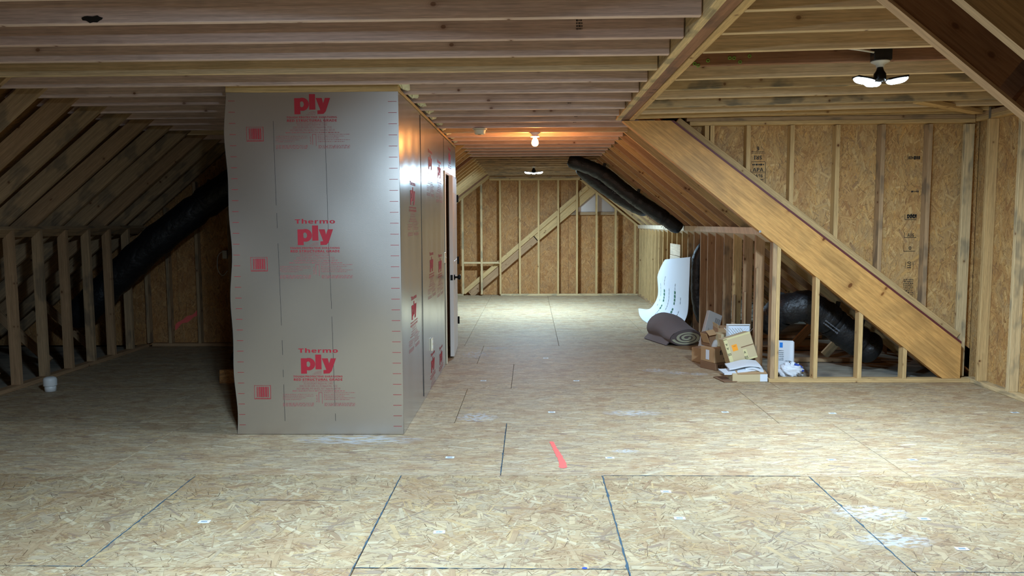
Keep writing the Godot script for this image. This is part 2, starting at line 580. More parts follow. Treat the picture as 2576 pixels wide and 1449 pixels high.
var word_cache: MB
func sheathing_print() -> Array:
	# [strong red print, weak pink print]; origin: middle of the l of the word
	var u := 0.000345
	var a := MB.new()
	var b := MB.new()
	var Y := func(y: float) -> float: return (470 - y) * u
	var Xc := func(x: float) -> float: return (x - 815) * u
	a.add(word_mb())
	put(a, text_mb("Thermo", 0.030, 0.283), Xc.call(812), Y.call(222))
	put(a, text_mb("TOUGH PROTECTIVE SHEATHING", 0.0125, 0.352), Xc.call(797), Y.call(765))
	put(a, text_mb("RED STRUCTURAL GRADE", 0.0165, 0.348), Xc.call(800), Y.call(830))
	put(b, text_mb("ICC-ES LEGACY Report No. 2402", 0.0115, 0.208, false), Xc.call(800), Y.call(918))
	put(b, text_mb("ICBO ES ER-1439, ICC-ES Report No. 1122", 0.0125, 0.27, false), Xc.call(803), Y.call(970))
	put(b, text_mb("HUD MR2006, PFS AA-652, N.Y. State No. 467-81", 0.0125, 0.312, false), Xc.call(805), Y.call(1023))
	rng.seed = 77
	for y in [650, 675, 690, 715]:
		dashes(b, Xc.call(880 - 90 - (y - 640) * 1.4), Xc.call(882), Y.call(y), 0.0035, 0.004)
	dashes(b, Xc.call(470), Xc.call(1120), Y.call(878), 0.004, 0.006)
	dashes(b, Xc.call(262), Xc.call(1355), Y.call(1068), 0.007, 0.012)
	for k in 4: dashes(b, Xc.call(60), Xc.call(700 if k < 2 else 720 - 90 * k), Y.call(1140 + k * 36), 0.0045, 0.009)
	for k in 5: dashes(b, Xc.call(910), Xc.call(1560 - (k % 3) * 110), Y.call(1105 + k * 36), 0.005, 0.009)
	for k in 3: dashes(b, Xc.call(60), Xc.call(700), Y.call(1326 + k * 28), 0.0055, 0.014)
	for k in 3: dashes(b, Xc.call(920), Xc.call(1570), Y.call(1326 + k * 26), 0.0055, 0.014)
	# little drawing of a sheet and a hand
	for q in [[800, 1100, 812, 1310], [870, 1100, 880, 1335], [800, 1098, 880, 1108]]:
		rect_mb(b, Xc.call(q[0]), Y.call(q[3]), Xc.call(q[2]), Y.call(q[1]), 0.0002)
	for k in 7: rect_mb(b, Xc.call(750 + (k % 3) * 8), Y.call(1165 + k * 22), Xc.call(772), Y.call(1152 + k * 22), 0.0002)
	# bar code in its frame
	for q in [[-420, 575, -412, 860], [-35, 575, -27, 860], [-420, 852, -27, 860]]: pass
	return [a, b]

func dashes(m: MB, x0: float, x1: float, y: float, h: float, step: float) -> void:
	var x := x0
	while x < x1:
		var w := rng.randf_range(0.4, 1.6) * step
		if x + w > x1: w = x1 - x
		var hh := h * rng.randf_range(0.45, 0.9)
		if w > 0.0005: rect_mb(m, x, y - hh * 0.5, x + w, y + hh * 0.5, 0.0001)
		x += w + rng.randf_range(0.2, 0.5) * step

func barcode_mb() -> MB:
	var m := MB.new()
	rng.seed = 5
	var x := -0.042
	while x < 0.044:
		var w := rng.randf_range(0.0015, 0.0075)
		rect_mb(m, x, -0.036, x + w, 0.038)
		x += w + rng.randf_range(0.0015, 0.005)
	for q in [[-0.060, -0.050, -0.0575, 0.05], [0.055, -0.050, 0.0585, 0.05], [-0.060, -0.051, 0.0585, -0.047], [-0.06, 0.046, 0.0585, 0.048]]:
		rect_mb(m, q[0], q[1], q[2], q[3], 0.0001)
	dashes(m, -0.05, 0.05, -0.043, 0.004, 0.006)
	return m

# ------------------------------------------------------------------ roof lines
func yr(x: float) -> float: return 2.44 - 0.8075 * (x - 0.97)          # right roof, underside of rafters
func yd(x: float) -> float: return 2.44 - 0.80 * (x - 0.84)            # underside of the sloped beam
func yu(x: float) -> float: return 2.437 - 0.7617 * (x - 1.294)      # top of the sloped beam
func yl(x: float) -> float: return 2.44 - 0.84 * (-3.60 - x)           # left roof
func yf(x: float) -> float: return 2.44 - 0.76 * (-0.85 - x)           # far left roof

func _ready() -> void:
	rng.seed = 1
	# camera, sky, exposure
	var cam := Camera3D.new()
	cam.name = "camera"
	cam.fov = 41.0148
	cam.near = 0.05
	cam.far = 60
	cam.position = Vector3(0, 1.51, 0)
	cam.rotation = Vector3(deg_to_rad(-4.854), deg_to_rad(1.4195), deg_to_rad(-0.25))
	add_child(cam)
	cam.current = true
	var we := WorldEnvironment.new()
	we.name = "surroundings"
	var env := Environment.new()
	env.background_mode = Environment.BG_COLOR
	env.background_color = Color.BLACK
	env.tonemap_mode = Environment.TONE_MAPPER_LINEAR
	env.tonemap_exposure = 2.25
	env.sdfgi_enabled = true
	env.ssao_enabled = true
	env.ssil_enabled = true
	we.environment = env
	add_child(we)
	font_bold = SystemFont.new()
	font_bold.font_names = PackedStringArray(["Droid Sans"])
	font_bold.font_weight = 700
	font_reg = SystemFont.new()
	font_reg.font_names = PackedStringArray(["Droid Sans"])
	make_materials()
	rng.seed = 3
	build_floor()
	build_ceiling()
	build_roofs()
	build_walls()
	build_closet()
	build_beams()
	build_lights()
	build_ducts()
	build_clutter()

func lum() -> Material:
	var r := rng.randf()
	if r < 0.42: return M.pine
	if r < 0.62: return M.pine_pale
	if r < 0.8: return M.pine_dull
	if r < 0.92: return M.pine_brown
	return M.pine_grey

# ------------------------------------------------------------------ floor
func build_floor() -> void:
	var f := thing("floor", "floor of tan oriented strand board panels with dark chalked seams", "floor", Vector3.ZERO, "", "structure")
	var zs := [1.8, 0.42, -0.80, -2.03, -3.25, -4.505, -5.713, -6.93, -8.148, -9.368, -10.59, -11.81, -13.03, -14.25, -16.1]
	# where each row is cut across, in X
	var cuts := [[-2.02, 0.42], [-0.78, 1.65], [-2.02, 0.42], [-2.02, -0.78, 0.42, 1.65], [-2.02, -0.782, 0.424, 1.646], [-2.62, -0.185, 2.25], [-3.0, -0.582, 1.86], [-2.62, -0.184, 2.25], [-3.0, -0.582], [-0.822, 0.342, 1.53], [-0.824, 0.342, 1.53], [-0.824, 0.342, 1.53], [-0.824, 0.342, 1.53], [-0.824, 0.342, 1.53]]
	for r in zs.size() - 1:
		var xs := [-4.86]
		xs.append_array(cuts[r])
		xs.append(4.3 if r < 7 else 2.32)
		if r >= 9: xs[0] = -3.95
		if r == 7: xs[xs.size() - 1] = 4.3
		for k in xs.size() - 1:
			var z0: float = zs[r]
			var z1: float = zs[r + 1]
			if r == 7 and k == xs.size() - 2: z1 = -7.25
			var g := 0.002
			var w: float = xs[k + 1] - xs[k] - 2 * g
			var d: float = z0 - z1 - 2 * g
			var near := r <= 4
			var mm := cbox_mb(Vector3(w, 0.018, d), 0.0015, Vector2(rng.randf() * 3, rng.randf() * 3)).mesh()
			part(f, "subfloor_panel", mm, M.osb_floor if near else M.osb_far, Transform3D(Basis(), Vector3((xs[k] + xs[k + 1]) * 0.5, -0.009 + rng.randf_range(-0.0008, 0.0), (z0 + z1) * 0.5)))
	# dark joint floor below, and the rough plywood of the eaves
	boxpart(f, "underlay", Vector3(-0.3, -0.034, -7.1), Vector3(9.4, 0.03, 18.2), M.black_line, Vector3.ZERO, 0)
	boxpart(f, "eave_panel", Vector3(3.3, -0.011, -11.68), Vector3(1.94, 0.014, 8.84), M.ply_grey, Vector3.ZERO, 0.001)
	boxpart(f, "eave_panel", Vector3(-5.85, -0.011, -3.75), Vector3(1.96, 0.014, 11.2), M.ply_grey, Vector3.ZERO, 0.001, 2)
	# chalked seams near the camera: ragged ribbons of dark chalk
	rng.seed = 31
	for q in [[-2.02, -4.46, -1.995, -3.25, 0.016], [-0.782, -4.49, -0.785, -3.1, 0.012], [0.424, -4.5, 0.421, -3.1, 0.017], [1.648, -4.49, 1.643, -3.25, 0.014], [-0.186, -5.70, -0.186, -4.51, 0.012], [-0.78, -3.253, 0.42, -3.256, 0.010], [-2.02, -4.075, -1.0, -4.07, 0.006], [-4.6, -3.25, -2.0, -3.25, 0.009], [1.646, -3.25, 3.2, -3.25, 0.008], [0.43, -4.506, 1.6, -4.508, 0.010]]:
		var m := MB.new()
		var a := Vector3(q[0], 0.0012, q[1])
		var b := Vector3(q[2], 0.0012, q[3])
		var n := int(a.distance_to(b) / 0.03)
		var sd := (b - a).normalized().cross(Vector3.UP)
		var pl := []
		var prr := []
		for i in n + 1:
			var p := a.lerp(b, i / float(n))
			var w: float = q[4] * rng.randf_range(0.12, 0.62) * (1.0 if rng.randf() < 0.86 else 1.7)
			var o := rng.randf_range(-0.3, 0.3) * w
			pl.append(p + sd * (w * 0.5 + o)); prr.append(p - sd * (w * 0.5 - o))
		for i in n:
			m.poly([pl[i], pl[i + 1], prr[i + 1], prr[i]], Vector3.UP, [Vector2.ZERO, Vector2.ZERO, Vector2.ZERO, Vector2.ZERO])
		part(f, "chalk_line", m.mesh(), M.chalk)
	# coral paint stroke and the blue dot
	var st := MB.new()
	var pp := smooth_path([Vector3(0.138, 0, -5.22), Vector3(0.16, 0, -5.04), Vector3(0.183, 0, -4.867), Vector3(0.196, 0, -4.743), Vector3(0.194, 0, -4.64)], 24)
	var L := PackedVector3Array()
	var R := PackedVector3Array()
	for i in pp.size():
		var w := 0.013 + 0.011 * i / 24.0 + rng.randf_range(-0.003, 0.003)
		if i == 0 or i == pp.size() - 1: w *= 0.5
		L.append(pp[i] + Vector3(-w, 0.0012, 0)); R.append(pp[i] + Vector3(w, 0.0012, 0))
	for i in pp.size() - 1:
		st.poly([L[i], L[i + 1], R[i + 1], R[i]], Vector3.UP, [Vector2.ZERO, Vector2.ZERO, Vector2.ZERO, Vector2.ZERO])
	tag(part(f, "paint_stroke", st.mesh(), M.coral), "coral paint stroke")
	var dot := []
	var du := []
	for i in 14:
		dot.append(Vector3(0.232 + 0.012 * cos(TAU * i / 14), 0.0016, -3.262 + 0.01 * sin(TAU * i / 14))); du.append(Vector2.ZERO)
	var dm := MB.new()
	dm.poly(dot, Vector3.UP, du)
	tag(part(f, "paint_dot", dm.mesh(), M.chalk_blue), "blue paint dot")
	# plaster dust smeared on the boards
	var dm2 := StandardMaterial3D.new()
	dm2.albedo_color = Color(0.90, 0.92, 0.93)
	dm2.roughness = 0.95
	dm2.transparency = BaseMaterial3D.TRANSPARENCY_ALPHA
	var di := Image.create(128, 128, false, Image.FORMAT_RGBA8)
	var dn := noise_bytes(128, 128, 0.05, 33, 4).get_data()
	for i in 128 * 128:
		var q := Vector2((i % 128) / 63.5 - 1.0, (i / 128) / 63.5 - 1.0)
		var fall := clampf(1.0 - q.length(), 0.0, 1.0)
		di.set_pixel(i % 128, i / 128, Color(1, 1, 1, clampf(fall * 1.5 * (dn[i] / 255.0 * 2.0 - 0.65), 0.0, 0.42)))
	dm2.albedo_texture = ImageTexture.create_from_image(di)
	for q in [[0.80, -6.02, 0.26, 0.11], [1.27, -7.79, 0.16, 0.12], [1.47, -7.66, 0.13, 0.10], [1.66, -7.60, 0.12, 0.08], [1.76, -3.93, 0.22, 0.12], [1.72, -3.58, 0.20, 0.10], [-0.42, -5.88, 0.18, 0.16], [-0.62, -8.75, 0.2, 0.3], [-0.4, -9.2, 0.25, 0.12], [0.62, -5.0, 0.10, 0.05], [-1.2, -5.25, 0.5, 0.14]]:
		var pm := MB.new()
		pm.poly([Vector3(-q[2], 0, -q[3]), Vector3(q[2], 0, -q[3]), Vector3(q[2], 0, q[3]), Vector3(-q[2], 0, q[3])], Vector3.UP, [Vector2(0, 0), Vector2(1, 0), Vector2(1, 1), Vector2(0, 1)])
		part(f, "dust_smudge", pm.mesh(), dm2, Transform3D(Basis(), Vector3(q[0], 0.0009, q[1])))
	# barcode stickers of the panel maker
	var sp := [[0.755, -4.232], [0.757, -3.842], [1.994, -3.848], [1.986, -3.489], [1.905, -4.826], [2.416, -4.832], [1.541, -6.058], [2.373, -6.025], [3.811, -6.061], [-0.526, -4.851], [0.504, -4.853], [-0.452, -3.647], [-1.664, -3.762], [0.163, -6.048], [0.163, -8.508], [0.432, -7.274], [-0.458, -7.27]]
	var ink := MB.new()
	for k in 9:
		ink.poly([Vector3(-0.016 + k * 0.0036, 0.0013, -0.009), Vector3(-0.0139 + k * 0.0036, 0.0013, -0.009), Vector3(-0.0139 + k * 0.0036, 0.0013, 0.009), Vector3(-0.016 + k * 0.0036, 0.0013, 0.009)], Vector3.UP, [Vector2.ZERO, Vector2.ZERO, Vector2.ZERO, Vector2.ZERO])
	var inkm := ink.mesh()
	for q in sp:
		var s := boxpart(f, "sticker", Vector3(q[0], 0.0012, q[1]), Vector3(0.056, 0.0012, 0.034), M.sticker, Vector3(0, rng.randf_range(-0.05, 0.05), 0), 0)
		part(s, "barcode", inkm, M.sticker_ink)

# ------------------------------------------------------------------ ceiling
func build_ceiling() -> void:
	var c := thing("ceiling", "open ceiling of bare pine joists running across the attic", "ceiling", Vector3.ZERO, "", "structure")
	rng.seed = 41
	var mats := [M.joist, M.joist_b, M.joist, M.joist, M.joist_b, M.joist, M.joist_c, M.joist]
	for k in range(-11, 31):
		var z := -3.62 - 0.4064 * k
		if z < -15.75: break
		var xl := -3.98 if z > -9.3 else -1.14
		var xr := 0.775 if z > -7.22 else 1.0
		var t := 0.012 if z > -6.0 and z < -2 else 0.004
		var mt: Material = mats[(k + 11) % 8]
		if k > 18: mt = M.pine_dull
		board(c, "joist", Vector3(xl, 2.5575 + rng.randf_range(-0.003, 0.003), z + t * xl), Vector3(xr, 2.5575 + rng.randf_range(-0.003, 0.003), z + t * xr), 0.235, 0.038, Vector3.UP, mt)
	# joists of the dormer, rising a little to the outer wall
	var rz := [-2.79, -3.155, -3.562, -3.985, -4.412, -4.793, -5.24, -5.643, -6.04, -6.5, -6.85, -7.15]
	for i in rz.size():
		var mt: Material = [M.joist_c, M.joist_c, M.joist_c, M.joist_c, M.joist_c, M.red_brown, M.joist_c, M.pine_grey, M.joist_c, M.pine_grey, M.joist_c, M.pine][i]
		board(c, "joist", Vector3(0.958, 2.565, rz[i]), Vector3(4.15, 2.615, rz[i] + 0.035), 0.235, 0.038, Vector3.UP, mt)
	boxpart(c, "ceiling_deck", Vector3(-1.5, 2.70, -7.15), Vector3(5.1, 0.02, 17.95), M.deck, Vector3.ZERO, 0)
	boxpart(c, "ceiling_deck", Vector3(2.6, 2.735, -4.85), Vector3(3.35, 0.02, 5.2), M.deck, Vector3(0, 0, 0.0155), 0)
	# green plastic ring plugs on the fourth dormer joist
	for q in [[0.99, 2.466], [1.012, 2.455], [1.07, 2.484], [1.20, 2.498], [1.226, 2.497], [1.262, 2.474], [1.318, 2.508]]:
		var rows := []
		for rr in [[0.006, 0.0], [0.006, 0.006], [0.0105, 0.006], [0.0105, 0.0]]:
			var row := PackedVector3Array()
			for i in 17:
				row.append(Vector3(rr[0] * cos(TAU * i / 16), rr[0] * sin(TAU * i / 16), rr[1]))
			rows.append(row)
		var m := MB.new()
		m.grid(rows, 1.0, 1, 1, true)
		var o := part(c, "ring_plug", m.mesh(), M.green_light, Transform3D(Basis(), Vector3(q[0], q[1] - 0.005, -4.774)))
	# dark bark pocket, grade stamps and pencil marks on the joist faces
	var bp := MB.new()
	var pts := []
	var us := []
	for i in 18:
		var an := TAU * i / 18
		pts.append(Vector3(0.055 * cos(an) * rng.randf_range(0.6, 1.1), 0.017 * sin(an) * rng.randf_range(0.6, 1.2), 0)); us.append(Vector2.ZERO)
	bp.poly(pts, Vector3(0, 0, 1), us)
	tag(part(c, "bark_pocket", bp.mesh(), M.print_black, Transform3D(Basis(), Vector3(-2.04, 2.462, -3.6235))), "dark bark pocket")
	var gs := MB.new()
	for y in [0.028, 0.014, 0.0, -0.014]: dashes(gs, -0.016, 0.016, y, 0.011, 0.008)
	var gm := gs.mesh()
	for q in [[0.247, 2.50, -4.003], [0.30, 2.50, -5.63], [0.32, 2.50, -6.437], [0.42, 2.50, -7.249], [0.43, 2.50, -7.655]]:
		part(c, "grade_stamp", gm, M.black_line, Transform3D(Basis(), Vector3(q[0], q[1], q[2])))
	# blocking over the dormer corner
	board(c, "blocking", Vector3(3.2, 2.50, -6.55), Vector3(4.0, 2.48, -7.1), 0.038, 0.09, Vector3.UP, M.pine)

# ------------------------------------------------------------------ roofs
func build_roofs() -> void:
	rng.seed = 51
	var v := 0.236
	var r := thing("roof_right", "right roof slope of close pine rafters above the knee wall", "roof", Vector3.ZERO, "", "structure")
	for k in 21:
		var z := -7.32 - 0.4064 * k - (0.0 if k > 0 else 0.0)
		var x0 := 0.86
		var x1 := 3.94
		var mt: Material = [M.pine, M.pine_dull, M.pine, M.pine_brown, M.pine, M.pine_brown][k % 6]
		prismpart(r, "rafter", [Vector2(x0, yr(x0)), Vector2(x1, yr(x1)), Vector2(x1, yr(x1) + v), Vector2(x0 + 0.0, minf(yr(x0) + v, 2.69))], z - 0.038, z, mt, Vector2(1, -0.8075))
	for z in [-2.52, -2.27, -1.87, -1.46, -1.05, -0.65, -0.24, 0.17, 0.57, 0.98, 1.39]:
		var x0 := 0.958
		var x1 := 3.94
		if z < -2.5:
			# two lengths with a gap between them
			for q in [[x0, 1.482], [1.535, x1]]:
				var p0 := Vector2(q[0], yd(q[0]))
				var p1 := Vector2(q[1], yd(q[1]))
				prismpart(r, "rafter", [p0, p1, p1 + Vector2(0.115, 0.144), p0 + (Vector2(0.115, 0.144) if q[0] > 1 else Vector2(0, v))], z - 0.038, z, M.red_brown, Vector2(1, -0.8))
			prismpart(r, "rafter", [Vector2(x0, yd(x0) + 0.04), Vector2(x1, yd(x1) + 0.04), Vector2(x1, yd(x1) + v), Vector2(x0, yd(x0) + v)], z - 0.125, z - 0.087, M.red_brown, Vector2(1, -0.8))
		else:
			prismpart(r, "rafter", [Vector2(x0, yd(x0)), Vector2(x1, yd(x1)), Vector2(x1, yd(x1) + v), Vector2(x0, yd(x0) + v)], z - 0.038, z, M.pine_dull, Vector2(1, -0.8))
	# eave bottom strip of the nearest rafter: a lighter nailer under it
	prismpart(r, "nailer", [Vector2(0.958, yd(0.958)), Vector2(3.8, yd(3.8)), Vector2(3.8, yd(3.8) - 0.012), Vector2(0.958, yd(0.958) - 0.012)], -2.562, -2.516, M.pine_brown, Vector2(1, -0.8))
	prismpart(r, "roof_deck", [Vector2(0.86, yr(0.86) + v), Vector2(4.3, yr(4.3) + v), Vector2(4.3, yr(4.3) + v + 0.02), Vector2(0.86, yr(0.86) + v + 0.02)], -16.1, -7.40, M.deck)
	prismpart(r, "roof_deck", [Vector2(0.9, yd(0.9) + v), Vector2(4.3, yd(4.3) + v), Vector2(4.3, yd(4.3) + v + 0.02), Vector2(0.9, yd(0.9) + v + 0.02)], -2.46, 1.8, M.deck)
	# web braces and plates of the trusses under the right eave
	board(r, "web_brace", Vector3(3.20, 0.05, -8.40), Vector3(3.60, 0.50, -8.40), 0.089, 0.038, Vector3(-1, 1, 0), M.pine_pale)
	board(r, "web_brace", Vector3(3.05, 0.05, -9.0), Vector3(3.40, 0.44, -9.0), 0.089, 0.038, Vector3(-1, 1, 0), M.pine_brown)
	board(r, "web_brace", Vector3(3.10, 0.05, -9.9), Vector3(3.40, 0.44, -9.9), 0.089, 0.038, Vector3(-1, 1, 0), M.pine_brown)
	board(r, "web_plate", Vector3(2.75, 0.022, -8.30), Vector3(3.75, 0.022, -8.30), 0.089, 0.038, Vector3(0, 0, 1), M.pine_dull)
	board(r, "web_plate", Vector3(2.5, 0.022, -9.08), Vector3(3.75, 0.022, -9.08), 0.089, 0.038, Vector3(0, 0, 1), M.pine_brown)
	board(r, "web_plate", Vector3(2.4, 0.022, -9.98), Vector3(3.75, 0.022, -9.98), 0.089, 0.038, Vector3(0, 0, 1), M.pine_brown)
	# left roof
	var l := thing("roof_left", "shadowed left roof slope of pine rafters over the dark alcove", "roof", Vector3.ZERO, "", "structure")
	for k in range(-6, 15):
		var z := -3.58 - 0.4064 * k
		if z < -9.28: break
		var x0 := -3.5
		var x1 := -6.4
		prismpart(l, "rafter", [Vector2(x0, yl(x0)), Vector2(x1, yl(x1)), Vector2(x1, yl(x1) + v), Vector2(x0, minf(yl(x0) + v, 2.69))], z - 0.038, z, M.pine_dull if k % 3 else M.pine_brown, Vector2(1, 0.84))
	prismpart(l, "roof_deck", [Vector2(-3.5, yl(-3.5) + v), Vector2(-6.85, yl(-6.85) + v), Vector2(-6.85, yl(-6.85) + v + 0.02), Vector2(-3.5, yl(-3.5) + v + 0.02)], -9.45, 1.8, M.deck)
	for k in 3: board(l, "web_brace", Vector3(-5.15, 0.05, -7.2 - k * 0.82), Vector3(-5.75, 0.62, -7.2 - k * 0.82), 0.089, 0.038, Vector3(1, 1, 0), M.pine_brown)
	# far left roof beyond the door
	var fl := thing("roof_back", "far left roof slope of pine rafters beyond the closet door", "roof", Vector3.ZERO, "", "structure")
	for k in 16:
		var z := -9.62 - 0.4064 * k
		if z < -15.8: break
		var x0 := -0.8
		var x1 := -3.9
		var deep := (k == 4 or k == 14)
		var mt: Material = M.red_brown if deep else M.pine
		var dd := 0.0
		prismpart(fl, "rafter", [Vector2(x0, yf(x0) - dd), Vector2(x1, yf(x1) - dd), Vector2(x1, yf(x1) + v), Vector2(x0, minf(yf(x0) + v, 2.69))], z - 0.038, z, mt, Vector2(1, 0.76))
	prismpart(fl, "roof_deck", [Vector2(-0.8, yf(-0.8) + v), Vector2(-4.4, yf(-4.4) + v), Vector2(-4.4, yf(-4.4) + v + 0.02), Vector2(-0.8, yf(-0.8) + v + 0.02)], -16.1, -9.45, M.deck)

# ------------------------------------------------------------------ walls
func osb_panels(w: Node, outline: Array, xs: Array, z0: float, z1: float, mat: Material) -> void:
	var shape := PackedVector2Array(outline)
	for i in xs.size() - 1:
		var slab := PackedVector2Array([Vector2(xs[i] + 0.0015, -0.1), Vector2(xs[i + 1] - 0.0015, -0.1), Vector2(xs[i + 1] - 0.0015, 3.0), Vector2(xs[i] + 0.0015, 3.0)])
		for q in Geometry2D.intersect_polygons(shape, slab):
			if q.size() >= 3: prismpart(w, "osb_panel", Array(q), z0, z1, mat, Vector2(0, 1), Vector2(rng.randf() * 3, rng.randf() * 3))

func build_walls() -> void:
	rng.seed = 61
	# far end wall
	var b := thing("wall_back", "far end wall of strand board behind open pine studs", "wall", Vector3.ZERO, "", "structure")
	osb_panels(b, [Vector2(-3.9, 0), Vector2(3.9, 0), Vector2(3.9, 0.1), Vector2(1.02, 2.62), Vector2(-0.9, 2.62), Vector2(-3.9, 0.2)], [-3.9, -2.68, -1.46, -0.24, 0.78, 1.78, 3.9], -16.13, -16.115, M.osb_back)
	var sx := [-2.6, -2.2, -1.80, -1.405, -1.016, -0.63, -0.228, 0.158, 0.559, 0.945, 1.344, 1.735, 2.135]
	for x in sx:
		var y0: float = minf(yf(x - 0.02), 2.37) if x < 0 else minf(yr(x - 0.02) - 0.03, 2.37)
		var y1: float = minf(yf(x + 0.02), 2.37) if x < 0 else minf(yr(x + 0.02) - 0.03, 2.37)
		prismpart(b, "stud", [Vector2(x - 0.019, 0.038), Vector2(x + 0.019, 0.038), Vector2(x + 0.019, y1), Vector2(x - 0.019, y0)], -15.94, -15.851, M.pine if rng.randf() < 0.6 else M.pine_pale, Vector2(0, 1))
	board(b, "bottom_plate", Vector3(-0.63, 0.019, -15.895), Vector3(2.2, 0.019, -15.895), 0.089, 0.038, Vector3(0, 0, 1), M.pine_pale)
	board(b, "bottom_plate", Vector3(-3.5, 0.019, -15.895), Vector3(-1.40, 0.019, -15.895), 0.089, 0.038, Vector3(0, 0, 1), M.pine_pale)
	board(b, "top_plate", Vector3(-0.85, 2.39, -15.895), Vector3(1.05, 2.39, -15.895), 0.089, 0.038, Vector3(0, 0, 1), M.pine)
	board(b, "top_plate", Vector3(-0.85, 2.428, -15.895), Vector3(1.0, 2.428, -15.895), 0.089, 0.036, Vector3(0, 0, 1), M.pine_dull)
	board(b, "slope_plate", Vector3(1.0, yr(1.0) - 0.02, -15.895), Vector3(2.22, yr(2.22) - 0.02, -15.895), 0.038, 0.089, Vector3.UP, M.pine)
	board(b, "slope_plate", Vector3(-0.86, yf(-0.86) - 0.0, -15.895), Vector3(-3.6, yf(-3.6) - 0.0, -15.895), 0.038, 0.089, Vector3.UP, M.pine)
	# leaning double brace behind the studs
	board(b, "brace", Vector3(-1.40, 0.06, -15.965), Vector3(1.20, 2.26, -15.965), 0.089, 0.038, Vector3(-1, 1, 0), M.pine)
	board(b, "brace", Vector3(-1.28, 0.03, -16.005), Vector3(0.10, 1.20, -16.005), 0.19, 0.038, Vector3(-1, 1, 0), M.pine_brown)
	board(b, "brace", Vector3(0.08, 1.185, -16.005), Vector3(1.27, 2.18, -16.005), 0.19, 0.038, Vector3(-1, 1, 0), M.pine)
	board(b, "blocking", Vector3(-1.386, 0.685, -15.895), Vector3(-1.035, 0.685, -15.895), 0.089, 0.038, Vector3(0, 0, 1), M.pine_pale)
	board(b, "blocking", Vector3(-0.997, 0.685, -15.895), Vector3(-0.649, 0.685, -15.895), 0.089, 0.038, Vector3(0, 0, 1), M.pine_pale)
	board(b, "blocking", Vector3(0.80, 1.69, -16.07), Vector3(1.92, 1.69, -16.07), 0.06, 0.07, Vector3.UP, M.pine_dull)
	tag(prismpart(b, "foil_panel", [Vector2(0.74, 1.725), Vector2(1.80, 1.725), Vector2(1.30, 2.17)], -16.10, -16.094, M.foil), "silver foil panel")
	# right knee wall
	var k := thing("wall_right", "right knee wall of pine studs with open bays", "wall", Vector3.ZERO, "", "structure")
	for i in 21:
		var z := -7.60 - 0.4064 * i
		if z < -15.8: break
		var mt: Material = [M.pine_brown, M.pine_brown, M.pine, M.pine_dull, M.pine_brown, M.pine_brown, M.pine_brown, M.pine_dull, M.pine_grey, M.pine][i % 10]
		if i > 9: mt = M.pine
		prismpart(k, "stud", [Vector2(2.2, 0.038), Vector2(2.289, 0.038), Vector2(2.289, yr(2.289) - 0.055), Vector2(2.2, yr(2.2) - 0.055)], z - 0.038, z, mt, Vector2(0, 1))
	for q in [[0, 1.02], [1, 0.75], [2, 0.68]]:
		board(k, "cripple", Vector3(2.211, 0.039, -7.579 - 0.4064 * q[0]), Vector3(2.211, 0.038 + q[1], -7.579 - 0.4064 * q[0]), 0.034, 0.022, Vector3(0, 0, 1), M.pine_dull)
	board(k, "bottom_plate", Vector3(2.2445, 0.019, -7.3), Vector3(2.2445, 0.019, -15.85), 0.089, 0.038, Vector3(1, 0, 0), M.pine_dull)
	prismpart(k, "top_plate", [Vector2(2.188, yr(2.188) - 0.004), Vector2(2.188, yr(2.188) - 0.07), Vector2(2.30, yr(2.30) - 0.055), Vector2(2.30, yr(2.30) - 0.004)], -15.85, -7.30, M.pale, Vector2(1, -0.8))
	tag(boxpart(k, "plywood_patch", Vector3(2.193, 1.09, -11.76), Vector3(0.012, 0.17, 0.80), M.pale, Vector3.ZERO, 0.001), "upper pale plywood patch")
	tag(boxpart(k, "plywood_patch", Vector3(2.193, 0.915, -11.76), Vector3(0.012, 0.165, 0.80), M.pale, Vector3(0, 0, 0.02), 0.001, 3), "lower pale plywood patch")
	# low studs under the sloped beam
	var d := thing("wall_dormer_low", "low framed opening of short pine studs under the sloped beam", "wall", Vector3.ZERO, "", "structure")
	for q in [[2.244, 0.038], [2.284, 0.034], [2.645, 0.038], [3.055, 0.038], [3.472, 0.036]]:
		var x: float = q[0]
		prismpart(d, "stud", [Vector2(x, 0.038), Vector2(x + q[1], 0.038), Vector2(x + q[1], yd(x + q[1])), Vector2(x, yd(x))], -7.289, -7.20, M.pine if x > 2.25 else M.pine_dull, Vector2(0, 1))
	board(d, "bottom_plate", Vector3(2.235, 0.019, -7.2445), Vector3(4.10, 0.019, -7.2445), 0.089, 0.038, Vector3(0, 0, 1), M.pine)
	# dormer cheek wall of strand board
	var e := thing("wall_dormer", "tall strand board dormer wall with stamped lettering and pine studs", "wall", Vector3.ZERO, "", "structure")
	osb_panels(e, [Vector2(1.45, 2.60), Vector2(1.45, yu(1.45) + 0.06), Vector2(4.19, yu(4.19) + 0.06), Vector2(4.19, 2.60)], [1.45, 2.02, 3.245, 4.19], -7.405, -7.391, M.osb_wall)
	for x in [1.64, 1.69, 2.025, 2.43, 2.85, 3.265, 3.695]:
		var y := yu(x) + 0.105
		prismpart(e, "stud", [Vector2(x - 0.019, y + 0.02), Vector2(x + 0.019, y - 0.01), Vector2(x + 0.019, 2.40), Vector2(x - 0.019, 2.40)], -7.389, -7.30, M.pine if x < 3 else M.pine_dull, Vector2(0, 1))
	board(e, "stud", Vector3(4.055, 0.04, -7.325), Vector3(4.055, 2.40, -7.325), 0.089, 0.038, Vector3(1, 0, 0), M.pine_pale)
	board(e, "sloped_plate", Vector3(1.36, yu(1.36) + 0.056, -7.34), Vector3(4.02, yu(4.02) + 0.056, -7.34), 0.084, 0.09, Vector3.UP, M.pine)
	board(e, "top_plate", Vector3(1.48, 2.42, -7.345), Vector3(4.1, 2.43, -7.345), 0.089, 0.038, Vector3(0, 0, 1), M.pine)
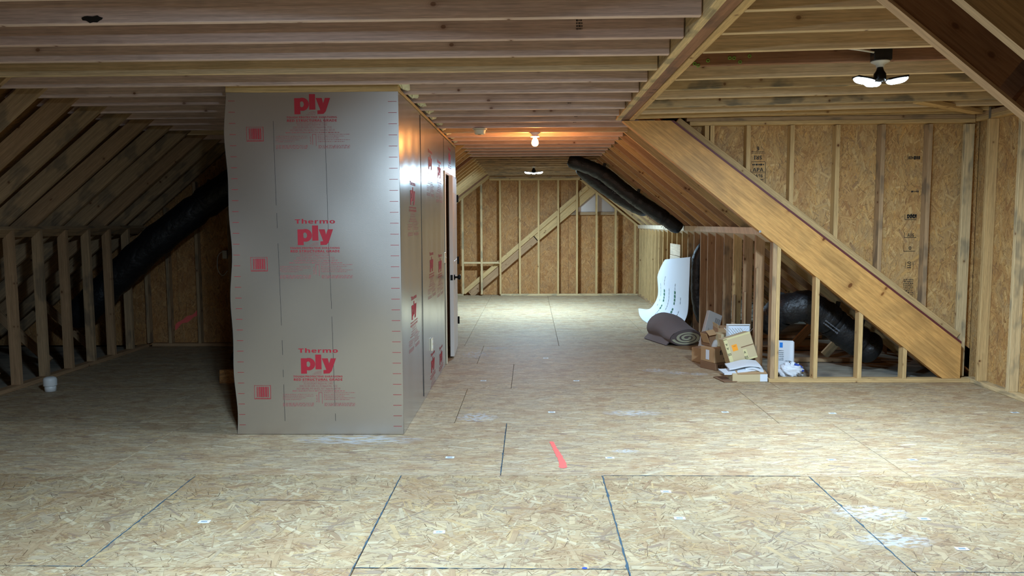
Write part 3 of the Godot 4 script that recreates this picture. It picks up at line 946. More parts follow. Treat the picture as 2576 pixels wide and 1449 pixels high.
	board(e, "top_plate", Vector3(1.45, 2.459, -7.345), Vector3(4.1, 2.469, -7.345), 0.089, 0.037, Vector3(0, 0, 1), M.pine_dull)
	board(e, "top_plate", Vector3(1.35, 2.498, -7.345), Vector3(4.1, 2.508, -7.345), 0.089, 0.036, Vector3(0, 0, 1), M.pine)
	# stamps on the strand board
	var sm := MB.new()
	rng.seed = 8
	var S := func(t: String, h: float, x: float, y: float, rot := 0.0, w := -1.0) -> void:
		sm.add(text_mb(t, h, w), Transform3D(Basis(Vector3(0, 0, 1), rot), Vector3(x, y, 0)))
	S.call("9", 0.036, 2.139, 2.195); S.call("SRI", 0.036, 2.141, 2.11, PI); S.call("APA", 0.032, 2.144, 1.998, 0.0, 0.10)
	S.call("24/16", 0.03, 2.144, 1.94, 0.0, 0.09)
	for q in [[2.08, 2.163, 2.20, 2.167], [2.08, 2.15, 2.21, 2.153], [2.08, 2.07, 2.21, 2.074], [2.07, 1.975, 2.215, 1.979], [2.07, 1.965, 2.215, 1.967], [2.212, 1.80, 2.216, 2.07]]:
		rect_mb(sm, q[0], q[1], q[2], q[3])
	dashes(sm, 2.09, 2.20, 2.045, 0.02, 0.014)
	for y in [1.905, 1.885, 1.865]: dashes(sm, 2.09, 2.20, y, 0.016, 0.012)
	dashes(sm, 3.545, 3.65, 2.10, 0.04, 0.016); rect_mb(sm, 3.535, 2.08, 3.539, 2.135)
	dashes(sm, 3.58, 3.65, 1.785, 0.022, 0.012)
	for y in [1.565, 1.555, 1.54]: dashes(sm, 3.55, 3.64, y, 0.022, 0.018)
	S.call("AUG", 0.032, 3.592, 1.376, 0.0, 0.062); S.call("0", 0.034, 3.590, 1.253)
	for q in [[3.53, 1.52, 3.64, 1.525], [3.53, 1.52, 3.534, 1.57], [3.53, 1.350, 3.645, 1.355], [3.53, 1.35, 3.534, 1.40], [3.53, 1.222, 3.64, 1.227], [3.53, 1.222, 3.534, 1.285], [3.55, 1.06, 3.553, 1.12], [3.625, 1.06, 3.628, 1.12]]:
		rect_mb(sm, q[0], q[1], q[2], q[3])
	S.call("011", 0.034, 3.588, 1.095, -PI / 2, 0.06)
	for i in 14: dashes(sm, 3.54, 3.632, 0.955 - i * 0.018, 0.013, 0.01)
	part(e, "stamp_print", sm.mesh(), M.print_black, Transform3D(Basis(), Vector3(0, 0, -7.3895)))
	# outer right wall
	var r := thing("wall_outer", "outer right wall of wide pine studs over strand board", "wall", Vector3.ZERO, "", "structure")
	for q in [[-7.39, -6.17], [-6.17, -4.95], [-4.95, -3.73], [-3.73, -2.5]]:
		var mm := cbox_mb(Vector3(0.014, 2.6, q[1] - q[0] - 0.003), 0.001, Vector2(rng.randf() * 3, rng.randf() * 3))
		for i in mm.uv.size(): mm.uv[i] = Vector2(mm.uv[i].y, mm.uv[i].x)
		part(r, "osb_panel", mm.mesh(), M.osb_wall, Transform3D(Basis(), Vector3(4.198, 1.3, (q[0] + q[1]) * 0.5)))
	for z in [-7.085, -6.63, -6.22, -5.81, -5.40, -5.0, -4.59, -4.18, -3.78, -3.37, -2.96, -2.56]:
		board(r, "stud", Vector3(4.145, 0.038, z - 0.019), Vector3(4.145, 2.42, z - 0.019), 0.089, 0.038, Vector3(1, 0, 0), M.pine_pale if z > -7 else M.pine)
	board(r, "bottom_plate", Vector3(4.145, 0.019, -7.3), Vector3(4.145, 0.019, -2.5), 0.089, 0.038, Vector3(1, 0, 0), M.pine_pale)
	board(r, "top_plate", Vector3(4.145, 2.44, -7.3), Vector3(4.145, 2.44, -2.5), 0.089, 0.038, Vector3(1, 0, 0), M.pine)
	board(r, "top_plate", Vector3(4.145, 2.479, -7.3), Vector3(4.145, 2.479, -2.5), 0.089, 0.038, Vector3(1, 0, 0), M.pine_dull)
	tag(boxpart(r, "metal_strap", Vector3(4.098, 2.47, -7.08), Vector3(0.003, 0.10, 0.03), M.galv, Vector3.ZERO, 0), "galvanised strap")
	# near cheek of the dormer, behind the nearest rafters
	var g := thing("wall_dormer_near", "near strand board cheek of the dormer beside the camera", "wall", Vector3.ZERO, "", "structure")
	osb_panels(g, [Vector2(0.96, 2.66), Vector2(0.96, yd(0.96) + 0.24), Vector2(4.1, yd(4.1) + 0.24), Vector2(4.1, 2.66)], [0.96, 2.1, 3.3, 4.19], -2.70, -2.685, M.osb_wall)
	# left knee wall
	var l := thing("wall_left", "left knee wall of pine studs in the dark alcove", "wall", Vector3.ZERO, "", "structure")
	for i in range(-9, 6):
		var z := -6.893 - 0.405 * i
		prismpart(l, "stud", [Vector2(-4.8, 0.038), Vector2(-4.711, 0.038), Vector2(-4.711, 1.46), Vector2(-4.8, 1.38)], z - 0.038, z, M.pine_dull if i % 2 else M.pine_brown, Vector2(0, 1))
	board(l, "bottom_plate", Vector3(-4.7555, 0.019, 1.6), Vector3(-4.7555, 0.019, -9.3), 0.089, 0.038, Vector3(1, 0, 0), M.pine_brown)
	board(l, "top_plate", Vector3(-4.7555, 1.445, 1.6), Vector3(-4.7555, 1.445, -9.3), 0.118, 0.038, Vector3(1, 0.84, 0), M.pine_dull)
	# alcove end wall
	var a := thing("wall_alcove", "alcove end wall of strand board with pine studs and a red spray mark", "wall", Vector3.ZERO, "", "structure")
	osb_panels(a, [Vector2(-6.7, 0), Vector2(-0.93, 0), Vector2(-0.93, 2.69), Vector2(-3.62, 2.69), Vector2(-6.7, 0.1)], [-6.7, -5.6, -4.385, -3.165, -1.945, -0.93], -9.445, -9.43, M.osb_back)
	for x in [-4.74, -4.47, -4.10, -3.69, -3.28, -2.88, -2.47]:
		var y := minf(yl(x), 2.44)
		board(a, "stud", Vector3(x, 0.038, -9.385), Vector3(x, y, -9.385), 0.038, 0.089, Vector3(1, 0, 0), M.pine_dull)
	board(a, "bottom_plate", Vector3(-4.7, 0.019, -9.385), Vector3(-2.13, 0.019, -9.385), 0.089, 0.038, Vector3(0, 0, 1), M.pine_brown)
	var rm := MB.new()
	rng.seed = 14
	var mk := smooth_path([Vector3(-4.44, 0.22, 0), Vector3(-4.36, 0.29, 0), Vector3(-4.22, 0.36, 0), Vector3(-4.12, 0.44, 0)], 12)
	for i in 12:
		var w0 := 0.03 + 0.01 * sin(i * 1.3)
		var w1 := 0.03 + 0.01 * sin((i + 1) * 1.3)
		rm.poly([mk[i] + Vector3(0, w0, 0), mk[i + 1] + Vector3(0, w1, 0), mk[i + 1] - Vector3(0, w1, 0), mk[i] - Vector3(0, w0, 0)], Vector3(0, 0, 1), [Vector2.ZERO, Vector2.ZERO, Vector2.ZERO, Vector2.ZERO])
	tag(part(a, "spray_mark", rm.mesh(), M.coral, Transform3D(Basis(), Vector3(0, 0, -9.428))), "red spray mark")
	# wall behind the camera
	var w := thing("wall_front", "strand board end wall behind the camera", "wall", Vector3.ZERO, "", "structure")
	osb_panels(w, [Vector2(-6.7, 0), Vector2(4.3, 0), Vector2(4.3, 0.1), Vector2(0.9, 2.69), Vector2(-3.6, 2.69), Vector2(-6.7, 0.1)], [-6.7, -5.48, -4.26, -3.04, -1.82, -0.6, 0.62, 1.84, 3.06, 4.3], 1.785, 1.80, M.osb_wall)

# ------------------------------------------------------------------ closet box
func bulge(x: float, y: float) -> float:
	var t := (x + 2.12) / 1.21
	return 0.004 * sin(y * 4.1 + x * 3.0) * sin(PI * clampf(t, 0, 1)) + 0.003 * sin(y * 7.3 + 1.0) * sin(t * 9.0) * clampf(1.0 - absf(t - 0.5), 0, 1)

func build_closet() -> void:
	rng.seed = 71
	var c := thing("wall_closet", "closet walls sheathed in silver foil board printed with red lettering", "wall", Vector3.ZERO, "", "structure")
	# front sheet
	var m := MB.new()
	var rows := []
	var back := []
	for j in 61:
		var y := 0.003 + 2.412 * j / 60.0
		var row := PackedVector3Array()
		for i in 37:
			var t := i / 36.0
			var xl := -2.118 + 0.010 * sin(y * 5.2 + 0.6) + 0.006 * sin(y * 11.0)
			var x := lerpf(xl, -0.914, t)
			row.append(Vector3(x, y, -5.386 + bulge(x, y) + 0.012 * pow(1.0 - t, 6) * (0.5 + 0.5 * sin(y * 6.0))))
		rows.append(row)
	m.grid(rows, 1.0, 1.21, 2.41)
	var fs := part(c, "front_sheet", m.mesh(), M.foil)
	var em := MB.new()
	var er := []
	for j in 61:
		var p: Vector3 = rows[j][0]
		er.append(PackedVector3Array([p + Vector3(-0.001, 0, -0.010), p + Vector3(-0.003, 0, -0.004), p + Vector3(-0.001, 0, 0.001)]))
	em.grid(er, 1.0)
	tag(part(fs, "sheet_edge", em.mesh(), M.edge_white), "pale cut edge")
	boxpart(c, "backing_sheet", Vector3(-1.515, 1.21, -5.402), Vector3(1.19, 2.41, 0.012), M.card_grey, Vector3.ZERO, 0.001)
	# prints on the front sheet
	var pr := sheathing_print()
	var bar := barcode_mb()
	var red := MB.new()
	var pink := MB.new()
	for q in [[-1.512, 2.346], [-1.512, 1.440], [-1.515, 0.524]]:
		var t := Transform3D(Basis(), Vector3(q[0], q[1], 0))
		red.add(pr[0], t)
		pink.add(pr[1], t)
		red.add(bar, Transform3D(Basis(), Vector3(q[0] - 0.405, q[1] - 0.214, 0)))
	var keep := MB.new()
	for k in range(0, red.ix.size(), 3):   # nothing printed past the top of the sheet
		if maxf(red.v[red.ix[k]].y, maxf(red.v[red.ix[k + 1]].y, red.v[red.ix[k + 2]].y)) < 2.409:
			var t3 := [red.v[red.ix[k]], red.v[red.ix[k + 1]], red.v[red.ix[k + 2]]]
			keep.poly(t3, Vector3(0, 0, 1), [Vector2.ZERO, Vector2.ZERO, Vector2.ZERO])
	red = keep
	for k in 31:   # nail marks along both edges
		var y := 0.06 + k * 0.0762
		rect_mb(red, -0.985, y, -0.925, y + 0.003)
		rect_mb(red, -2.095, y + 0.01, -2.05, y + 0.013)
	var ln := MB.new()
	for q in [[-1.788, 2.22, -1.765, 0.10], [-1.430, 2.25, -1.402, 0.10]]:
		for j in 40:
			var f0 := j / 40.0
			var f1 := (j + 1) / 40.0
			var a := Vector2(q[0], q[1]).lerp(Vector2(q[2], q[3]), f0)
			var b := Vector2(q[0], q[1]).lerp(Vector2(q[2], q[3]), f1)
			if rng.randf() < 0.9: rect_mb(ln, minf(a.x, b.x) - 0.0013, b.y, minf(a.x, b.x) + 0.0013, a.y)
	for mb in [red, pink, ln]:
		for i in mb.v.size():
			var p: Vector3 = mb.v[i]
			var t := clampf((p.x + 2.118) / 1.204, 0, 1)
			mb.v[i] = Vector3(p.x, p.y, -5.386 + bulge(p.x, p.y) + 0.012 * pow(1.0 - t, 6) * (0.5 + 0.5 * sin(p.y * 6.0)) + 0.0016 + p.z)
	tag(part(fs, "red_print", red.mesh(), M.print_red), "red printed lettering")
	tag(part(fs, "small_print", pink.mesh(), M.print_pink), "fine faded red print")
	part(fs, "crease_line", ln.mesh(), M.black_line)
	# side sheets
	var si := 0
	for q in [[-5.39, -6.43, 0.002, 2.412], [-6.434, -8.14, 0.002, 2.408], [-8.144, -9.42, 2.055, 2.406]]:
		var g := MB.new()
		var rr := []
		for j in 31:
			var row := PackedVector3Array()
			for i in 25:
				var z := lerpf(q[0], q[1], i / 24.0)
				var y := lerpf(q[2], q[3], j / 30.0)
				row.append(Vector3(-0.9135 + 0.0025 * sin(z * 5.0) * sin(y * 3.0) + 0.0012 * sin(z * 17.0 + y), y, z))
			rr.append(row)
		g.grid(rr, 1.0, absf(q[1] - q[0]), 2.4)
		var sh := part(c, "side_sheet", g.mesh(), M.foil_side)
		boxpart(c, "backing_sheet", Vector3(-0.925, (q[2] + q[3]) * 0.5, (q[0] + q[1]) * 0.5), Vector3(0.012, q[3] - q[2], absf(q[1] - q[0])), M.card_grey, Vector3.ZERO, 0)
		var sr := MB.new()
		var sp := MB.new()
		var B := Basis(Vector3(0, 0, -1), Vector3(0, 1, 0), Vector3(1, 0, 0))
		var spots := [[[-5.99, 1.73], [-5.95, 0.85]], [[-7.05, 2.07], [-7.06, 1.145], [-7.05, 0.22], [-7.73, 2.03], [-7.72, 1.10], [-7.71, 0.17]], [[-8.73, 2.25]]]
		for s in spots[si]:
			for dd in [[pr[0], sr], [pr[1], sp]]:
				var src: MB = dd[0]
				for k in range(0, src.ix.size(), 3):
					var t3 := []
					var ok := true
					for e in 3:
						var p: Vector3 = B * src.v[src.ix[k + e]] + Vector3(0, s[1], s[0])
						if p.y < q[2] + 0.003 or p.y > q[3] - 0.003 or p.z < q[1] or p.z > q[0]: ok = false
						p.x += -0.9135 + 0.0025 * sin(p.z * 5.0) * sin(p.y * 3.0) + 0.0012 * sin(p.z * 17.0 + p.y) + 0.0012
						t3.append(p)
					if ok: dd[1].poly(t3, Vector3(1, 0, 0), [Vector2.ZERO, Vector2.ZERO, Vector2.ZERO])
		if sr.v.size(): tag(part(sh, "red_print", sr.mesh(), M.print_red), "red printed lettering")
		if sp.v.size(): tag(part(sh, "small_print", sp.mesh(), M.print_pink), "fine faded red print")
		si += 1
	for z in [-6.432, -8.142]:
		boxpart(c, "seam_gap", Vector3(-0.9125, 1.22 if z > -7 else 2.22, z), Vector3(0.004, 2.36 if z > -7 else 0.35, 0.003), M.print_black, Vector3.ZERO, 0)
	# framing that shows: top plates, left side, foam in the joist bays
	board(c, "top_plate", Vector3(-2.115, 2.441, -5.425), Vector3(-0.91, 2.441, -5.425), 0.089, 0.05, Vector3(0, 0, 1), M.pine)
	board(c, "top_plate", Vector3(-0.95, 2.427, -5.39), Vector3(-0.95, 2.427, -9.42), 0.089, 0.022, Vector3(1, 0, 0), M.pine)
	boxpart(c, "left_sheet", Vector3(-2.095, 1.22, -7.4), Vector3(0.012, 2.43, 3.98), M.card_dark, Vector3.ZERO, 0)
	for k in 10:
		var z := -5.246 - 0.4064 * (k + 0.5) - 0.0
		var fm := MB.new()
		var fr := []
		for j in 7:
			var row := PackedVector3Array()
			for i in 19:
				var an := TAU * (i % 18) / 18
				var rr := 0.5 + 0.34 * (rng.randf() - 0.5)
				if j == 0 or j == 6: rr = 0.02
				row.append(Vector3(cos(an) * rr * 0.07, -0.5 * 0.14 + 0.14 * j / 6.0 + 0.01 * (rng.randf() - 0.5), sin(an) * rr * 0.34))
				if i == 18: row[18] = row[0]
			fr.append(row)
		fm.grid(fr, -1.0, 1, 1, true)
		part(c, "foam_seal", fm.mesh(), M.foam, Transform3D(Basis(), Vector3(-0.885 + rng.randf_range(-0.01, 0.01), 2.515, z)))
	# door, a little ajar
	var d := thing("door_1", "white closet door standing slightly ajar with a black knob", "door", Vector3.ZERO, "", "structure")
	var h0 := Vector3(-0.915, 0, -9.29)
	var l0 := Vector3(-0.880, 0, -8.50)
	var ax := (l0 - h0).normalized()
	var nx := Vector3.UP.cross(ax)
	if nx.x < 0: nx = -nx
	var leafc := (h0 + l0) * 0.5
	var bs := Basis(ax, Vector3.UP, ax.cross(Vector3.UP))
	var leaf := part(d, "door_leaf", cbox(Vector3(h0.distance_to(l0), 2.01, 0.045), 0.003), M.white_paint, Transform3D(bs, leafc + Vector3(0, 1.025, 0)))
	for q in [[0.2, 0.62, 0.5], [-0.2, 0.62, 0.5], [0.2, -0.3, 0.9], [-0.2, -0.3, 0.9]]:
		part(leaf, "raised_panel", cbox(Vector3(0.26, q[2] * 0.8, 0.052), 0.004), M.white_paint, Transform3D(Basis(), Vector3(q[0] * 0.9, q[1], 0)))
	boxpart(d, "latch_plate", Vector3(-0.880, 0.905, -8.4985), Vector3(0.026, 0.06, 0.004), M.black_metal, Vector3.ZERO, 0.001)
	var kn := lathe_mb([Vector2(0.0, 0.0), Vector2(0.032, 0.0), Vector2(0.032, 0.007), Vector2(0.012, 0.012), Vector2(0.011, 0.034), Vector2(0.024, 0.04), Vector2(0.029, 0.052), Vector2(0.026, 0.066), Vector2(0.014, 0.073), Vector2(0.0, 0.074)])
	part(d, "door_knob", kn.mesh(), M.black_metal, Transform3D(Basis(Vector3(0, 0, 1), -PI / 2), Vector3(-0.856, 0.905, -8.565)))
	for y in [1.80, 1.06, 0.33]:
		boxpart(d, "hinge", Vector3(-0.882, y, -9.30), Vector3(0.022, 0.09, 0.012), M.black_metal, Vector3.ZERO, 0.002)
	board(d, "jamb", Vector3(-0.955, 0.005, -8.20), Vector3(-0.955, 2.055, -8.20), 0.10, 0.022, Vector3(1, 0, 0), M.pine)
	boxpart(d, "jamb", Vector3(-0.955, 1.03, -9.36), Vector3(0.10, 2.05, 0.10), M.white_paint, Vector3.ZERO, 0.002)
	boxpart(d, "head_jamb", Vector3(-0.955, 2.043, -8.77), Vector3(0.10, 0.026, 1.2), M.white_paint, Vector3.ZERO, 0.002)
	board(d, "casing", Vector3(-0.905, 0.0, -8.165), Vector3(-0.905, 2.06, -8.165), 0.012, 0.05, Vector3(1, 0, 0), M.ivory)
	# switch and outlet
	var s := thing("light_switch", "ivory light switch plate beside the closet door", "switch", Vector3(-0.906, 1.146, -8.09))
	boxpart(s, "cover_plate", Vector3.ZERO, Vector3(0.012, 0.115, 0.07), M.ivory, Vector3.ZERO, 0.003)
	boxpart(s, "toggle", Vector3(0.009, 0.004, 0), Vector3(0.014, 0.024, 0.01), M.ivory, Vector3(0, 0, 0.4), 0.002)
	var o := thing("wall_outlet", "ivory outlet plate low on the foil closet side", "outlet", Vector3(-0.905, 0.405, -6.95))
	boxpart(o, "cover_plate", Vector3.ZERO, Vector3(0.012, 0.115, 0.07), M.ivory, Vector3.ZERO, 0.003)
	for y in [-0.024, 0.024]: boxpart(o, "socket_face", Vector3(0.006, y, 0), Vector3(0.006, 0.03, 0.034), M.white_plastic, Vector3.ZERO, 0.002)

# ------------------------------------------------------------------ beams
func build_beams() -> void:
	var b := thing("ridge_beam", "built-up wooden ceiling beam running towards the far end", "beam", Vector3(0.868, 2.44, -2.8))
	boxpart(b, "ply", Vector3(-0.063, 0.125, 0), Vector3(0.048, 0.25, 8.8), M.pine_pale, Vector3.ZERO, 0.003, 2)
	boxpart(b, "ply", Vector3(-0.001, 0.131, 0), Vector3(0.074, 0.25, 8.79), M.lvl_brown, Vector3.ZERO, 0.002, 5)
	boxpart(b, "ply", Vector3(0.062, 0.125, 0), Vector3(0.048, 0.25, 8.8), M.pine, Vector3.ZERO, 0.003, 7)
	for ch in b.get_children():   # grain along the beam
		var mi: MeshInstance3D = ch
		var s: Vector3 = mi.mesh.get_aabb().size
		mi.mesh = cbox_mb(Vector3(s.z, s.y, s.x), 0.003, Vector2(mi.position.x * 9, 0.3)).mesh()
		mi.rotation = Vector3(0, PI / 2, 0)
	var l := thing("sloped_beam", "thick golden laminated beam sloping down to the right wall", "beam")
	prismpart(l, "beam_body", [Vector2(0.845, 2.437), Vector2(1.294, 2.437), Vector2(4.005, 0.372), Vector2(4.005, 0.04), Vector2(3.845, 0.04)], -7.29, -7.20, M.lvl, Vector2(1, -0.785), Vector2(0.3, 0.1))
	tag(prismpart(l, "waxed_edge", [Vector2(1.285, 2.437), Vector2(1.315, 2.437), Vector2(4.005, 0.389), Vector2(4.005, 0.366)], -7.285, -7.197, M.wax, Vector2(1, -0.785)), "dark red waxed edge")
	boxpart(l, "nail_plate", Vector3(2.12, 1.418, -7.199), Vector3(0.02, 0.02, 0.004), M.galv, Vector3.ZERO, 0)

# ------------------------------------------------------------------ lamps
func led_lamp(called: String, label: String, at: Vector3, turn: float, with_box: bool, energy: float, group: String, tone: Color, tilt: float) -> void:
	# at: the screw base, where the lamp meets its holder
	var t := thing(called, label, "lamp", at, group)
	var holder := lathe_mb([Vector2(0.0, -0.032), Vector2(0.022, -0.032), Vector2(0.024, -0.018), Vector2(0.05, -0.004), Vector2(0.056, 0.004), Vector2(0.0, 0.004)])
	part(t, "lamp_holder", holder.mesh(), M.white_plastic)
	if with_box:
		boxpart(t, "junction_box", Vector3(0.0, 0.042, 0.01), Vector3(0.105, 0.076, 0.06), M.black_matt, Vector3.ZERO, 0.004)
	var body := lathe_mb([Vector2(0.0, -0.115), Vector2(0.03, -0.113), Vector2(0.036, -0.098), Vector2(0.034, -0.07), Vector2(0.022, -0.052), Vector2(0.016, -0.032), Vector2(0.0, -0.03)])
	part(t, "heat_sink", body.mesh(), M.black_metal)
	for k in 3:
		var az: float = turn + [PI + 0.12, -0.12, PI * 0.5][k]
		var dirv := Vector3(cos(az), 0, -sin(az))
		var bx := dirv * cos(tilt) + Vector3.UP * sin(tilt)
		var bz := Vector3.UP.cross(bx).normalized() * -1.0
		var by := bz.cross(bx)
		var bas := Basis(bx, by, bz)
		var ctr := dirv * 0.095 + Vector3(0, -0.098, 0)
		var wing := part(t, "wing", cbox(Vector3(0.115, 0.012, 0.078), 0.004), M.black_metal, Transform3D(bas, ctr))
		var dome := MB.new()
		var rows := []
		for j in 7:
			var row := PackedVector3Array()
			for i in 17:
				var an := TAU * i / 16
				var f := j / 6.0
				var rr := cos(f * PI * 0.5)
				var ex := signf(cos(an)) * pow(absf(cos(an)), 0.6)
				var ez := signf(sin(an)) * pow(absf(sin(an)), 0.6)
				row.append(Vector3(ex * 0.058 * (0.35 + 0.65 * rr) if j < 6 else 0.0, -0.006 - 0.024 * sin(f * PI * 0.5), ez * 0.039 * (0.35 + 0.65 * rr) if j < 6 else 0.0))
			rows.append(row)
		dome.grid(rows, 1.0, 1, 1, true)
		part(wing, "diffuser", dome.mesh(), M.led)
		var al := AreaLight3D.new()
		al.name = "wing_light"
		al.area_size = Vector2(0.095, 0.06)
		al.light_color = tone
		al.light_energy = energy
		al.area_normalize_energy = true
		al.shadow_enabled = true
		al.set("area_range", 20.0)
		t.add_child(al, true)
		var f := -by
		al.transform = Transform3D(Basis(bx, bz * 1.0, bx.cross(bz)), ctr - by * 0.034)
		if (-al.transform.basis.z).dot(Vector3.DOWN) < 0:
			al.transform.basis = Basis(bx, -bz, bx.cross(-bz))

func build_lights() -> void:
	led_lamp("led_lamp", "three-winged white lamp under the black box on the dormer joists", Vector3(2.045, 2.438, -4.65), 0.0, true, 2.75, "winged lamps", Color(0.79, 0.90, 1.0), 0.16)
	led_lamp("led_lamp", "three-winged white lamp shining near the far end wall", Vector3(0.05, 2.45, -13.0), 0.0, false, 3.6, "winged lamps", Color(0.76, 0.90, 1.0), 0.12)
	led_lamp("led_lamp", "three-winged white lamp overhead in front of the foil closet", Vector3(-0.72, 2.43, -2.45), 0.4, false, 3.2, "winged lamps", Color(0.77, 0.89, 1.0), 0.16)
	var w := thing("lamp_cable", "white cable running along the dormer joist to the black box", "cable")
	part(w, "sheath", tube_mb(smooth_path([Vector3(1.45, 2.515, -4.56), Vector3(1.60, 2.512, -4.57), Vector3(1.78, 2.505, -4.58), Vector3(1.90, 2.497, -4.60), Vector3(2.0, 2.485, -4.62)], 20), Array(range(21)).map(func(_i): return 0.006), 8).mesh(), M.white_plastic)
	var b := thing("light_bulb", "glowing warm bulb in a porcelain holder on the joists", "bulb", Vector3(0.045, 2.438, -8.10))
	var base := lathe_mb([Vector2(0.0, -0.045), Vector2(0.045, -0.045), Vector2(0.047, -0.03), Vector2(0.03, -0.026), Vector2(0.05, -0.004), Vector2(0.058, 0.002), Vector2(0.0, 0.002)])
	part(b, "lamp_holder", base.mesh(), M.white_plastic)
	var gl := lathe_mb([Vector2(0.0, -0.140), Vector2(0.016, -0.138), Vector2(0.029, -0.129), Vector2(0.036, -0.112), Vector2(0.036, -0.096), Vector2(0.030, -0.076), Vector2(0.020, -0.058), Vector2(0.016, -0.044), Vector2(0.0, -0.044)])
	part(b, "glass_bulb", gl.mesh(), M.bulb)
	var ol := OmniLight3D.new()
	ol.name = "bulb_light"
	ol.position = Vector3(0, -0.105, 0)
	ol.light_color = Color(1.0, 0.66, 0.36)
	ol.light_energy = 0.22
	ol.light_size = 0.025
	ol.omni_range = 20
	ol.omni_attenuation = 2
	ol.shadow_enabled = true
	b.add_child(ol)
	var s := thing("smoke_detector", "round white smoke detector on the ceiling joists beside the bulb", "smoke detector", Vector3(-0.503, 2.439, -7.72))
	part(s, "base_ring", lathe_mb([Vector2(0.0, -0.012), Vector2(0.068, -0.012), Vector2(0.072, -0.006), Vector2(0.072, 0.002), Vector2(0.0, 0.002)]).mesh(), M.smoke_white)
	part(s, "housing", lathe_mb([Vector2(0.0, -0.058), Vector2(0.044, -0.057), Vector2(0.052, -0.05), Vector2(0.058, -0.02), Vector2(0.064, -0.011), Vector2(0.0, -0.011)]).mesh(), M.smoke_white)

# ------------------------------------------------------------------ ducts
func duct(called: String, label: String, pts: Array, rad: float, n: int, straps: Array, wr := 0.08) -> Node3D:
	var t := thing(called, label, "duct")
	var path := smooth_path(pts, n)
	var rr := []
	for i in path.size():
		var q := rad * (0.93 + 0.10 * rng.randf())
		for s in straps:
			if absf(i / float(n) - s) < 0.6 / n: q = rad * 0.86
		if i == 0 or i == path.size() - 1: q *= 0.55
		elif i == 1 or i == path.size() - 2: q *= 0.85
		rr.append(q)
	part(t, "sleeve", tube_mb(path, rr, 20, wr).mesh(), M.black_plastic)
	for s in straps:
		var i := clampi(int(s * n), 1, n - 1)
		var a: Vector3 = path[i]
		var dirv: Vector3 = (path[i + 1] - path[i - 1]).normalized() * 0.022
		var st := part(t, "strap", tube_mb([a - dirv, a, a + dirv], [rad * 0.97, rad * 1.0, rad * 0.97], 20, 0.0, false).mesh(), M.black_matt)
		part(st, "strap_tail", cbox(Vector3(0.045, rad * 0.55, 0.012), 0.002), M.black_matt, Transform3D(Basis(Vector3(0, 0, 1), -0.25), a + Vector3(0.03, rad * 1.15, 0.0)))
	return t

func ten_print(t: Node3D, at: Vector3, normal: Vector3, along: Vector3, h: float, s: String) -> void:
	var x := along.normalized()
	var z := (normal - x * normal.dot(x)).normalized()
	var y := z.cross(x)
	var m := MB.new()
	m.add(text_mb(s, h, -1.0, false), Transform3D(Basis(x, y, z), at))
	part(t, "grey_print", m.mesh(), M.grey_print)

func build_ducts() -> void:
	rng.seed = 81
	var up := duct("flexible_duct", "upper black flexible duct strapped along the right rafters", [Vector3(0.54, 2.40, -11.2), Vector3(0.98, 2.235, -11.2), Vector3(1.29, 2.00, -11.15), Vector3(1.53, 1.815, -11.1), Vector3(1.83, 1.615, -11.1), Vector3(2.14, 1.40, -11.1)], 0.105, 40, [0.28, 0.6, 0.85])
	for q in [[1.25, 1.96, "10"], [1.75, 1.60, "10"], [1.95, 1.46, "10"]]:
		ten_print(up, Vector3(q[0] - 0.07, q[1] - 0.02, -11.005), Vector3(-0.45, -0.3, 0.85), Vector3(1, -0.75, 0), 0.05, q[2])
	duct("flexible_duct", "lower sagging black flexible duct beneath the strapped duct", [Vector3(0.70, 2.33, -11.5), Vector3(0.90, 2.16, -11.5), Vector3(1.13, 1.99, -11.5), Vector3(1.36, 1.84, -11.5), Vector3(1.58, 1.72, -11.45), Vector3(1.72, 1.66, -11.40)], 0.10, 30, [])
	duct("flexible_duct", "black duct hanging behind the right knee wall studs", [Vector3(2.30, 1.22, -10.20), Vector3(2.215, 1.05, -10.20), Vector3(2.195, 0.75, -10.20), Vector3(2.215, 0.45, -10.20), Vector3(2.30, 0.15, -10.20)], 0.085, 24, [])
	var ev := duct("flexible_duct", "fat black insulated duct curving down under the right eave", [Vector3(2.42, 0.42, -8.0), Vector3(2.56, 0.60, -7.85), Vector3(2.74, 0.66, -7.80), Vector3(2.93, 0.58, -7.80), Vector3(3.12, 0.43, -7.80), Vector3(3.32, 0.29, -7.80), Vector3(3.50, 0.19, -7.80)], 0.158, 44, [0.18, 0.62, 0.86], 0.05)
	var em := MB.new()
	for k in 2: dashes(em, -0.10, 0.08, -0.014 + 0.03 * k, 0.02, 0.009)
	var ex := Vector3(1, -0.75, 0).normalized()
	var ez := Vector3(-0.2, 0.2, 1).normalized()
	ez = (ez - ex * ez.dot(ex)).normalized()
	part(ev, "grey_print", em.mesh(), M.grey_print, Transform3D(Basis(ex, ez.cross(ex), ez), Vector3(2.98, 0.46, -7.632)))
	duct("flexible_duct", "black duct sloping down the dark alcove from the closet to the eave", [Vector3(-2.16, 2.14, -8.73), Vector3(-3.0, 2.10, -8.73), Vector3(-3.40, 1.94, -8.73), Vector3(-3.70, 1.75, -8.73), Vector3(-4.10, 1.46, -8.73), Vector3(-4.53, 1.11, -8.73), Vector3(-4.93, 0.74, -8.73), Vector3(-5.3, 0.38, -8.70)], 0.18, 44, [0.45], 0.06)
	var h := thing("black_hose", "thin black hose hanging beside the closet in the dark alcove", "hose")
	part(h, "hose_body", tube_mb(smooth_path([Vector3(-3.0, 1.3, -8.3), Vector3(-3.06, 0.95, -8.3), Vector3(-3.05, 0.6, -8.3), Vector3(-3.2, 0.25, -8.3), Vector3(-3.3, 0.02, -8.3)], 24), Array(range(25)).map(func(_i): return 0.018), 10).mesh(), M.black_matt)

